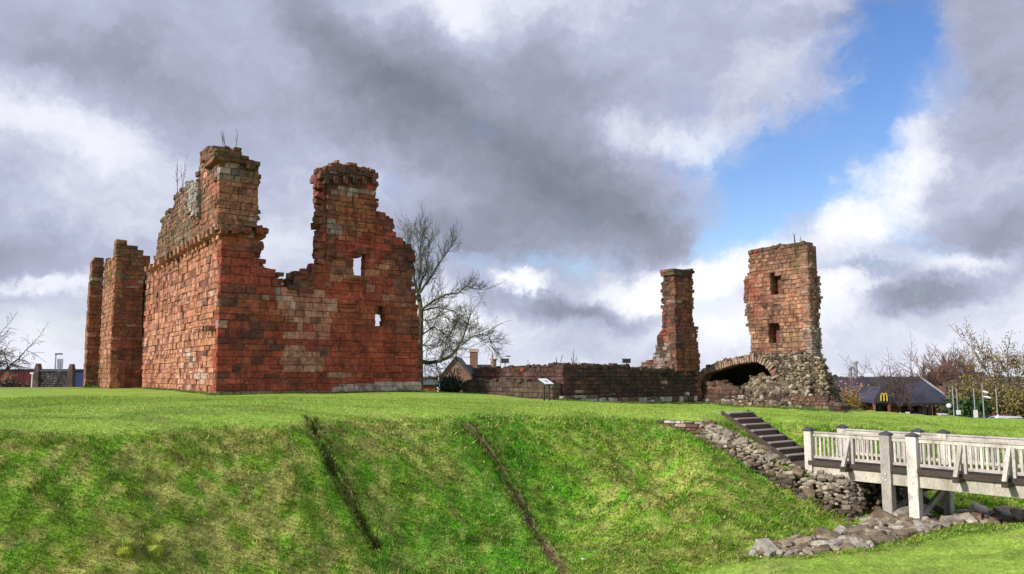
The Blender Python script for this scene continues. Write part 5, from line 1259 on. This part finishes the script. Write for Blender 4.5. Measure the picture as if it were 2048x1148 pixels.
# dark dormer panel with the yellow arches
YG_ = 75.0; a, b = PY(1748, 808, YG_), PY(1780, 773, YG_); cxm = (a.x + b.x) / 2
ze_ = PY(1767, 806, YG_).z
dm = MB(); sheet(dm, [Vector((a.x, YG_, ze_)), Vector((b.x, YG_, ze_)), Vector((b.x, YG_, ze_ + .3)), Vector((cxm, YG_, b.z)), Vector((a.x, YG_, ze_ + .3))], -7, (0, 1, 0)); dmo = dm.build('sign_gable', M['slate'], rs_)
dm = MB(); sheet(dm, [Vector((a.x + .12, YG_ - .03, ze_ + .06)), Vector((b.x - .12, YG_ - .03, ze_ + .06)), Vector((b.x - .12, YG_ - .03, ze_ + .22)), Vector((cxm, YG_ - .03, b.z - .14)), Vector((a.x + .12, YG_ - .03, ze_ + .22))], -.025, (0, 1, 0)); dm.build('gable_board', M['wood_dark'], rs_)
for sx in (a.x + .1, b.x - .1):
    mb = MB(); mb.abox(sx - .09, sx + .09, YG_ + .1, YG_ + .3, FARZ, ze_ + .05); mb.build('porch_post', M['brick'], rs_)
sg = MB()
for x_c in (PY(1764.2, 795, YG_).x, PY(1770.2, 795, YG_).x):
    w_ = .145; hz = PY(1767, 787, YG_).z; lz = PY(1767, 802, YG_).z; pts = []
    for k in range(13):
        t = math.pi * k / 12; pts.append((x_c - math.cos(t) * w_, YG_ - .09, lz + (hz - lz) * math.sin(t) ** .55))
    sg.tube(pts, [.06] * 13, 6)
so_ = sg.build('sign_letter', M['yellow'], rs_); so_['label'] = 'yellow double arched letter M'
# flues behind the restaurant
for u, v, lab in ((1700, 738, 'shorter grey steel flue behind the restaurant roof'), (1710.5, 727, 'taller grey steel flue behind the restaurant roof')):
    p = PY(u, v, 120); f_ = thing('flue', lab, 'chimney flue', 'steel flues'); w_ = .28
    mb = MB(); mb.tube([(p.x, p.y, FARZ), (p.x, p.y, p.z)], [w_, w_], 10); mb.build('pipe', M['grey'], f_)
    mb = MB(); mb.tube([(p.x, p.y, p.z + .0), (p.x, p.y, p.z + .35)], [w_ * 1.5, w_ * 1.5], 10); mb.build('cowl', M['grey'], f_)
# brick house far right
bh = thing('brick_house', 'long dark brick house with two chimneys half hidden by willows', 'house'); Yb = 120
a, b = PY(1890, 745, Yb), PY(1996, 745, Yb)
mb = MB(); mb.abox(a.x, b.x, Yb, Yb + 8, FARZ, PY(1950, 772, Yb).z); mb.build('wall', M['brick_dull'], bh)
mb = MB(); zr0, zr1 = PY(1950, 773, Yb).z, PY(1950, 744, Yb + 4).z
for s1_, s2 in ((Yb - .3, Yb + 4), (Yb + 8.3, Yb + 4)): sheet(mb, [Vector((a.x - .2, s1_, zr0)), Vector((b.x + .2, s1_, zr0)), Vector((b.x + .2, s2, zr1)), Vector((a.x - .2, s2, zr1))], .15, (0, -.5 if s1_ < Yb else .5, .85))
mb.build('roof', M['tile_brown'], bh)
for u in (1888, 1938):
    c = PY(u, 729, Yb + 4); mb = MB(); mb.abox(c.x - .5, c.x + .5, Yb + 3.5, Yb + 4.5, zr1 - 1.6, c.z - .1); o = mb.build('chimney', M['brick_dull'], bh)
    for k in (-.22, .22): mb = MB(); mb.tube([(c.x + k, Yb + 4, c.z - .1), (c.x + k, Yb + 4, c.z + .3)], [.14, .12], 7); mb.build('chimney_pot', M['sand'], o)
for u in (1905, 1925, 1950, 1975):
    c = PY(u, 785, Yb); mb = MB(); mb.abox(c.x - .5, c.x + .5, Yb - .06, Yb - .003, c.z - .7, c.z + .6); o = mb.build('window_frame', M['white'], bh); mb = MB(); mb.abox(c.x - .42, c.x + .42, Yb - .08, Yb - .062, c.z - .62, c.z + .52); mb.build('window_glass', M['glass'], o)
# small outbuilding roof between castle and house
ob = thing('slate_roofed_outbuilding', 'low dark building with slate roof in the gap right of the castle', 'building'); a, b = PY(820, 770, 78), PY(884, 770, 78)
mb = MB(); mb.abox(a.x, b.x, 78, 84, FARZ, PY(850, 768, 78).z); mb.build('wall', M['brick'], ob)
mb = MB(); sheet(mb, [Vector((a.x - .2, 77.7, PY(850, 769, 78).z)), Vector((b.x + .2, 77.7, PY(850, 769, 78).z)), Vector((b.x + .2, 81, PY(850, 759, 81).z)), Vector((a.x - .2, 81, PY(850, 759, 81).z))], .12, (0, -.6, .8)); mb.build('roof', M['slate_warm'], ob)
# left: blue warehouse, red shed, stone gateway
bw_ = thing('blue_warehouse', 'long dark blue clad warehouse behind the stone screen at the left', 'warehouse'); Yw = 150
a, b = PY(-120, 743, Yw), PY(200, 743, Yw)
mb = MB(); mb.abox(a.x, b.x, Yw, Yw + 40, FARZ, PY(60, 741, Yw).z); mb.build('cladding', M['blue_clad'], bw_)
mb = MB(); mb.abox(a.x - .3, b.x + .3, Yw - .3, Yw + 40.3, PY(60, 741, Yw).z, PY(60, 738, Yw).z); mb.build('roof_edge', M['slate'], bw_)
rsd = thing('red_shed', 'dark red clad shed at the left picture edge', 'shed'); a, b = PY(-60, 745, 120), PY(22, 745, 120)
mb = MB(); mb.abox(a.x, b.x, 120, 128, FARZ, PY(10, 741, 120).z); mb.build('wall', M['red_clad'], rsd)
mb = MB(); mb.abox(a.x - .3, b.x + .3, 119.7, 128.3, PY(10, 741, 120).z, PY(10, 738, 120).z); mb.build('roof', M['slate'], rsd)
mb = MB(); mb.abox(PY(-10, 765, 120).x, PY(10, 765, 120).x, 119.9, 119.99, PY(0, 770, 120).z, PY(0, 764, 120).z); mb.build('window', M['white'], rsd)
sc_ = thing('stone_screen_wall', 'low dark stone screen with a pointed pier at each end, left of the castle', 'wall'); Ys = 66
g0 = float(zfun(PY(108, 770, Ys).x, Ys)) - .3
a, b = PY(78, 741, Ys), PY(138, 741, Ys)
SS = Stones(); z_top = PY(108, 740, Ys).z; z_g = PY(108, 779, Ys).z - .2
so2 = Vector((a.x, Ys))
mwall(SS, 'screen', sc_, m='core_dark', O=so2, U=Vector((1, .0)), T=.3, poly=[(0, z_g), (b.x - a.x, z_g), (b.x - a.x, z_top - .12), (0, z_top - .1)], ch=.2, sl=.35, paint=painter([(.07, .075, .08), (.10, .09, .09), (.12, .09, .09)], []), rag=.01, depth=.2)
mb = MB(); mb.abox(a.x - .05, b.x + .05, Ys - .08, Ys + .38, z_top - .12, z_top + .02); mb.build('coping', M['slate_warm'], sc_)
for u, vt in ((73.5, 727), (141, 728)):
    c = PY(u, 750, Ys).x; zt = PY(u, vt, Ys).z; mb = MB(); w_ = .2
    mb.add([(c - w_ * 1.25, Ys - .12, z_g), (c + w_ * 1.25, Ys - .12, z_g), (c + w_, Ys - .12, zt - .55), (c + .07, Ys - .12, zt), (c - .07, Ys - .12, zt), (c - w_, Ys - .12, zt - .55)] + [(c - w_ * 1.25, Ys + .42, z_g), (c + w_ * 1.25, Ys + .42, z_g), (c + w_, Ys + .42, zt - .55), (c + .07, Ys + .42, zt), (c - .07, Ys + .42, zt), (c - w_, Ys + .42, zt - .55)],
           [(0, 1, 2, 3, 4, 5), (11, 10, 9, 8, 7, 6)] + [(i, i + 6, (i + 1) % 6 + 6, (i + 1) % 6) for i in range(6)])
    o = mb.build('pointed_pier', M['stone_obj'], sc_); o.color = (.13, .085, .07, 1)
SS.flush(300, 40)

# ------------------------------------------------------------------ poles, lamps, signs
def pole(name, label, u, vtop, Y, r=.06, cat='pole', m='grey', zg=FARZ, group=None):
    p = PY(u, vtop, Y); t = thing(name, label, cat, group, (p.x, Y, zg)); mb = MB(); mb.tube([(0, 0, 0), (0, 0, (p.z - zg) * .4), (0, 0, p.z - zg)], [r * 1.4, r, r * .8], 8); mb.build('pole', M[m], t); return t, p.z - zg
def floodlight(label, u, v, Y):
    t, h = pole('floodlight', label, u, v, Y, .06, 'floodlight', group='floodlights beyond the low wall')
    mb = MB(); mb.abox(-.42, .42, -.22, .22, h, h + .42); mb.build('lamp_housing', M['green_paint'], t)
    mb = MB(); mb.abox(-.36, .36, -.245, -.222, h + .05, h + .36); mb.build('lamp_glass', M['glass'], t)
    mb = MB(); mb.abox(-.5, .5, -.3, .3, h + .42, h + .48); mb.build('lamp_hood', M['grey'], t)
floodlight('boxy floodlight on a pole just right of the stone house', 1010, 726, 85)
floodlight('boxy floodlight on a pole above the low wall, left of the stone pillar', 1253, 726, 85)
t, h = pole('street_lamp', 'thin street lamp with short arm beside the left floodlight', 1001, 713, 100, .07, 'street lamp')
mb = MB(); mb.beam((0, 0, h - .05), (.9, 0, h), .07, .07); mb.build('arm', M['grey'], t); mb = MB(); mb.abox(.7, 1.25, -.12, .12, h - .03, h + .09); mb.build('lamp_head', M['iron'], t)
t, h = pole('chimney_stack', 'square green grey stone chimney stack standing between house and street lamp', 987, 734, 96, .3, 'chimney', 'green_paint')
mb = MB(); mb.abox(-.33, .33, -.33, .33, h - 1.3, h + .85); mb.build('stack', M['bark'], t); mb = MB(); mb.abox(-.42, .42, -.42, .42, h + .85, h + 1.0); mb.build('cap', M['sand'], t)
t, h = pole('white_pole', 'slim white pole at the left corner of the gabled house', 878, 736, 75, .07, 'pole', 'white'); mb = MB(); mb.tube([(0, 0, 0), (0, 0, h - 1.4)], [.19, .17], 8); mb.build('sleeve', M['white'], t)
t, h = pole('street_lamp', 'street lamp above the stone screen wall at the left', 112, 708, 130, .12, 'street lamp'); mb = MB(); mb.abox(-.1, 1.0, -.15, .15, h - .1, h + .12); mb.build('lamp_head', M['iron'], t)
mb = MB(); mb.tube([(0, 0, 0), (0, 0, h * .6)], [.28, .26], 8); mb.build('pole_base', M['grey'], t)
t, h = pole('phone_mast', 'stubby mast with upright antennas above the stone screen wall', 119.5, 735, 130, .2, 'mast')
for k in (-.32, .0, .32): mb = MB(); mb.abox(k - .11, k + .11, -.1, .1, h - .2, h + 1.4); mb.build('antenna', M['grey'], t)
t, h = pole('white_pole', 'short white pole left of the pointed stone pier', 65, 748, 70, .07, 'pole', 'white', zg=-3); mb = MB(); mb.abox(-.2, .2, -.05, .05, h, h + .15); mb.build('cap', M['white'], t)
def signpost(label, u, vt, vb0, vb1, w, Y=62, lean=0):
    t, h = pole('sign_post', label, u, vt, Y, .045, 'sign', zg=-4.8, group='sign posts beyond the lawn')
    if w: mb = MB(); z0 = PY(u, vb1, Y).z + 4.8; z1 = PY(u, vb0, Y).z + 4.8; mb.abox(-w / 2, w / 2, -.1, -.06, z0, z1); mb.build('sign_plate', M['white'], t)
    return t, h
signpost('tall bare grey post at the right end of the restaurant roof', 1904.5, 772, 0, 0, 0)
signpost('thin grey post with small white plate, right of the restaurant', 1913, 778, 820, 829, .34)
signpost('grey post with the largest white plate in front of the dark bush', 1947, 776, 820, 835, .32)
signpost('thin pale post in front of the willow, left of the parked dark car', 1991.5, 775, 0, 0, 0)
t, h = signpost('tall camera pole with two white cameras in front of the willow', 1964, 768, 0, 0, 0)
for z_, dx_ in ((h - .55, .12), (h - .95, .28)): mb = MB(); mb.tube([(0, -.05, z_), (dx_, -.1, z_ - .05), (dx_ + .2, -.15, z_ - .12)], [.04, .09, .07], 8); mb.build('camera', M['white'], t)
def board(name, lab, cat, u0, u1_, v0, v1, Y, m='white'):
    t = thing(name, lab, cat); a, b = PY(u0, v0, Y), PY(u1_, v1, Y); mb = MB(); mb.abox(a.x, b.x, Y, Y + .08, b.z, a.z); mb.build('panel', M[m], t)
    mb = MB(); c = (a.x + b.x) / 2; mb.abox(c - .04, c + .04, Y + .085, Y + .16, -4.9, b.z + .05); mb.build('leg', M['iron'], t)
board('small_sign', 'small white board in front of the restaurant, under the yellow sign', 'sign', 1769.5, 1775, 824.5, 831, 60)
board('small_sign', 'larger white board in front of the restaurant windows', 'sign', 1812, 1820, 824, 834, 60)
board('small_sign', 'narrow white marker left of the larger white board by the restaurant', 'sign', 1800, 1803, 825, 833, 60)
# lantern lamp
t, h = pole('lantern', 'short dark lamp with pale lantern head by the end of the restaurant veranda', 1898, 812, 62, .1, 'lamp', 'wood_dark', zg=-4.8)
mb = MB(); mb.tube([(0, 0, h - .1), (0, 0, h + .12), (0, 0, h + .2)], [.16, .2, .04], 8); mb.build('lantern_head', M['white'], t)
bx_ = thing('grey_cabinet', 'low pale grey box beside the restaurant brick pier', 'cabinet'); a, b = PY(1882, 829, 62), PY(1895, 835, 62); mb = MB(); mb.abox(a.x, b.x, 62, 62.5, -4.9, a.z); mb.build('box', M['grey'], bx_); mb = MB(); mb.abox(a.x - .05, b.x + .05, 61.95, 62.55, a.z, a.z + .05); mb.build('lid', M['white'], bx_)
# person in white beyond the lawn
def person(label, u, vtop, Y, h, m):
    p = PY(u, vtop, Y); root = thing('person', label, 'person', None, (p.x, Y, p.z - h)); me = bpy.data.meshes.new('body')
    J_ = [(0, 0, .53), (0, .0, .68), (0, 0, .82), (0, 0, .87), (0, -.01, .93), (-.1, 0, .80), (-.15, .02, .64), (-.14, -.04, .50), (.1, 0, .80), (.16, .02, .64), (.15, -.05, .50), (-.05, 0, .5), (-.07, .03, .28), (-.06, .0, .03), (-.07, -.06, .015), (.05, 0, .5), (.10, -.02, .28), (.16, .06, .03), (.18, .0, .015)]
    E_ = [(0, 1), (1, 2), (2, 3), (3, 4), (2, 5), (5, 6), (6, 7), (2, 8), (8, 9), (9, 10), (0, 11), (11, 12), (12, 13), (13, 14), (0, 15), (15, 16), (16, 17), (17, 18)]
    Rr = [.085, .08, .085, .035, .055, .045, .032, .022, .045, .032, .022, .065, .045, .03, .028, .065, .045, .03, .028]
    me.from_pydata([Vector(j) * h for j in J_], E_, []); me.materials.append(M[m]); o = bpy.data.objects.new('body', me); link(o, root)
    md = o.modifiers.new('skin', 'SKIN'); sub = o.modifiers.new('sub', 'SUBSURF'); sub.levels = sub.render_levels = 1
    for i, sv in enumerate(me.skin_vertices[0].data): sv.radius = (Rr[i] * h, Rr[i] * h); sv.use_root = (i == 0)
person('distant walker in white clothes beside the parked red car', 1995.5, 826, 60, 1.65, 'white')
# cars
def car(label, u, vroof, Y, m, rz=0, L=4.2):
    zr = PY(u, vroof, Y).z; root = thing('parked_car', label, 'car', 'cars parked beyond the lawn', (PY(u, 750, Y).x, Y, zr - 1.45)); root.rotation_euler = (0, 0, rz)
    side = [(-2.1, .35), (-2.1, .75), (-1.95, .9), (-1.3, 1.0), (-.75, 1.38), (-.3, 1.45), (.7, 1.43), (1.5, 1.02), (2.0, .9), (2.1, .6), (2.05, .35)]
    mb = MB(); n_ = len(side)
    for y, ins in ((-.85, 0), (-.8, .0), (.8, .0), (.85, 0)):
        for (x, z) in side: yy = y * (1 - max(0, z - .9) * .35); mb.v.append((x * L / 4.2, yy, z))
    for k in range(3):
        for i in range(n_): j = (i + 1) % n_; mb.f.append((k * n_ + i, (k + 1) * n_ + i, (k + 1) * n_ + j, k * n_ + j))
    mb.f += [tuple(range(n_)), tuple(range(4 * n_ - 1, 3 * n_ - 1, -1))]; mb.build('body', M[m], root, False)
    for s in (-1, 1):
        mb = MB(); yv = [(-1.15, 1.02), (-.72, 1.32), (.62, 1.36), (1.25, 1.03)]
        mb.add([(x, s * (.865 * (1 - max(0, z - .9) * .35)), z) for x, z in yv], [(0, 1, 2, 3)]); mb.build('side_window', M['glass'], root)
    for x0, z0, x1, z1 in ((.74, 1.405, 1.46, 1.05), (-.78, 1.36, -1.26, 1.03)):
        mb = MB(); mb.add([(x0, -.62, z0 + .02), (x0, .62, z0 + .02), (x1, .72, z1 + .02), (x1, -.72, z1 + .02)], [(0, 1, 2, 3)]); mb.build('windscreen', M['glass'], root)
    for x in (-1.3, 1.3):
        for y in (-.78, .78):
            mb = MB(); mb.tube([(x, y - .1, .32), (x, y + .1, .32)], [.32, .32], 14); w_ = mb.build('wheel', M['rubber'], root); mb = MB(); mb.tube([(x, y - .11, .32), (x, y + .11, .32)], [.18, .18], 10); mb.build('rim', M['grey'], w_)
    for y in (-.6, .6): mb = MB(); mb.abox(2.06, 2.115, y - .16, y + .16, .65, .8); mb.build('headlight', M['white'], root)
car('dark red car parked beyond the lawn beside the walker', 1986, 829, 66, 'car_red', .2)
car('silver lilac car roof just right of the walker beyond the lawn', 2006, 832, 63, 'car_white', .1)
car('dark blue car parked beyond the lawn at the right edge', 2034, 836.5, 58, 'car_dark', -.1)
# grey fence behind the cars
fn = thing('grey_board_fence', 'pale grey board fence behind the cars at the right edge', 'fence')
for k in range(46):
    p = PY(2012 + k * 2.0, 820, 72); mb = MB(); mb.abox(p.x, p.x + .085, 72, 72.03, -5, PY(2012, 822, 72).z + rnd.uniform(-.03, .03)); mb.build('board', M['grey'], fn)
mb = MB(); mb.abox(PY(2012, 800, 72).x, PY(2106, 800, 72).x, 72.035, 72.1, -3.9, -3.8); mb.build('rail', M['grey'], fn)

# far woods closing the view
R3 = random.Random(9); wd2 = MB()
for k in range(9000):
    a = R3.uniform(-math.pi, math.pi); d = R3.uniform(330, 420); x, y = math.sin(a) * d, math.cos(a) * d
    hmx = 2.6 + 1.8 * float(vnoise(a * 9, 0, 1, 3)); z = FARZ + R3.random() ** .8 * hmx; s = R3.uniform(.8, 2.2)
    c = mix((.045, .05, .03), (.11, .085, .06), R3.random()); X3 = Vector((math.cos(a), -math.sin(a), 0)); Z3 = Vector((R3.gauss(0, .3), R3.gauss(0, .3), 1))
    p = Vector((x, y, z)); wd2.add([p - X3 * s, p - Z3 * s * .7, p + X3 * s, p + Z3 * s * .7], [(0, 1, 2, 3)], c)
w2 = wd2.build('distant_woodland', M['leaf']); w2['kind'] = 'stuff'; w2['label'] = 'far dark line of leafless woodland round the town'; w2['category'] = 'woodland'
print('objects', len(bpy.data.objects))
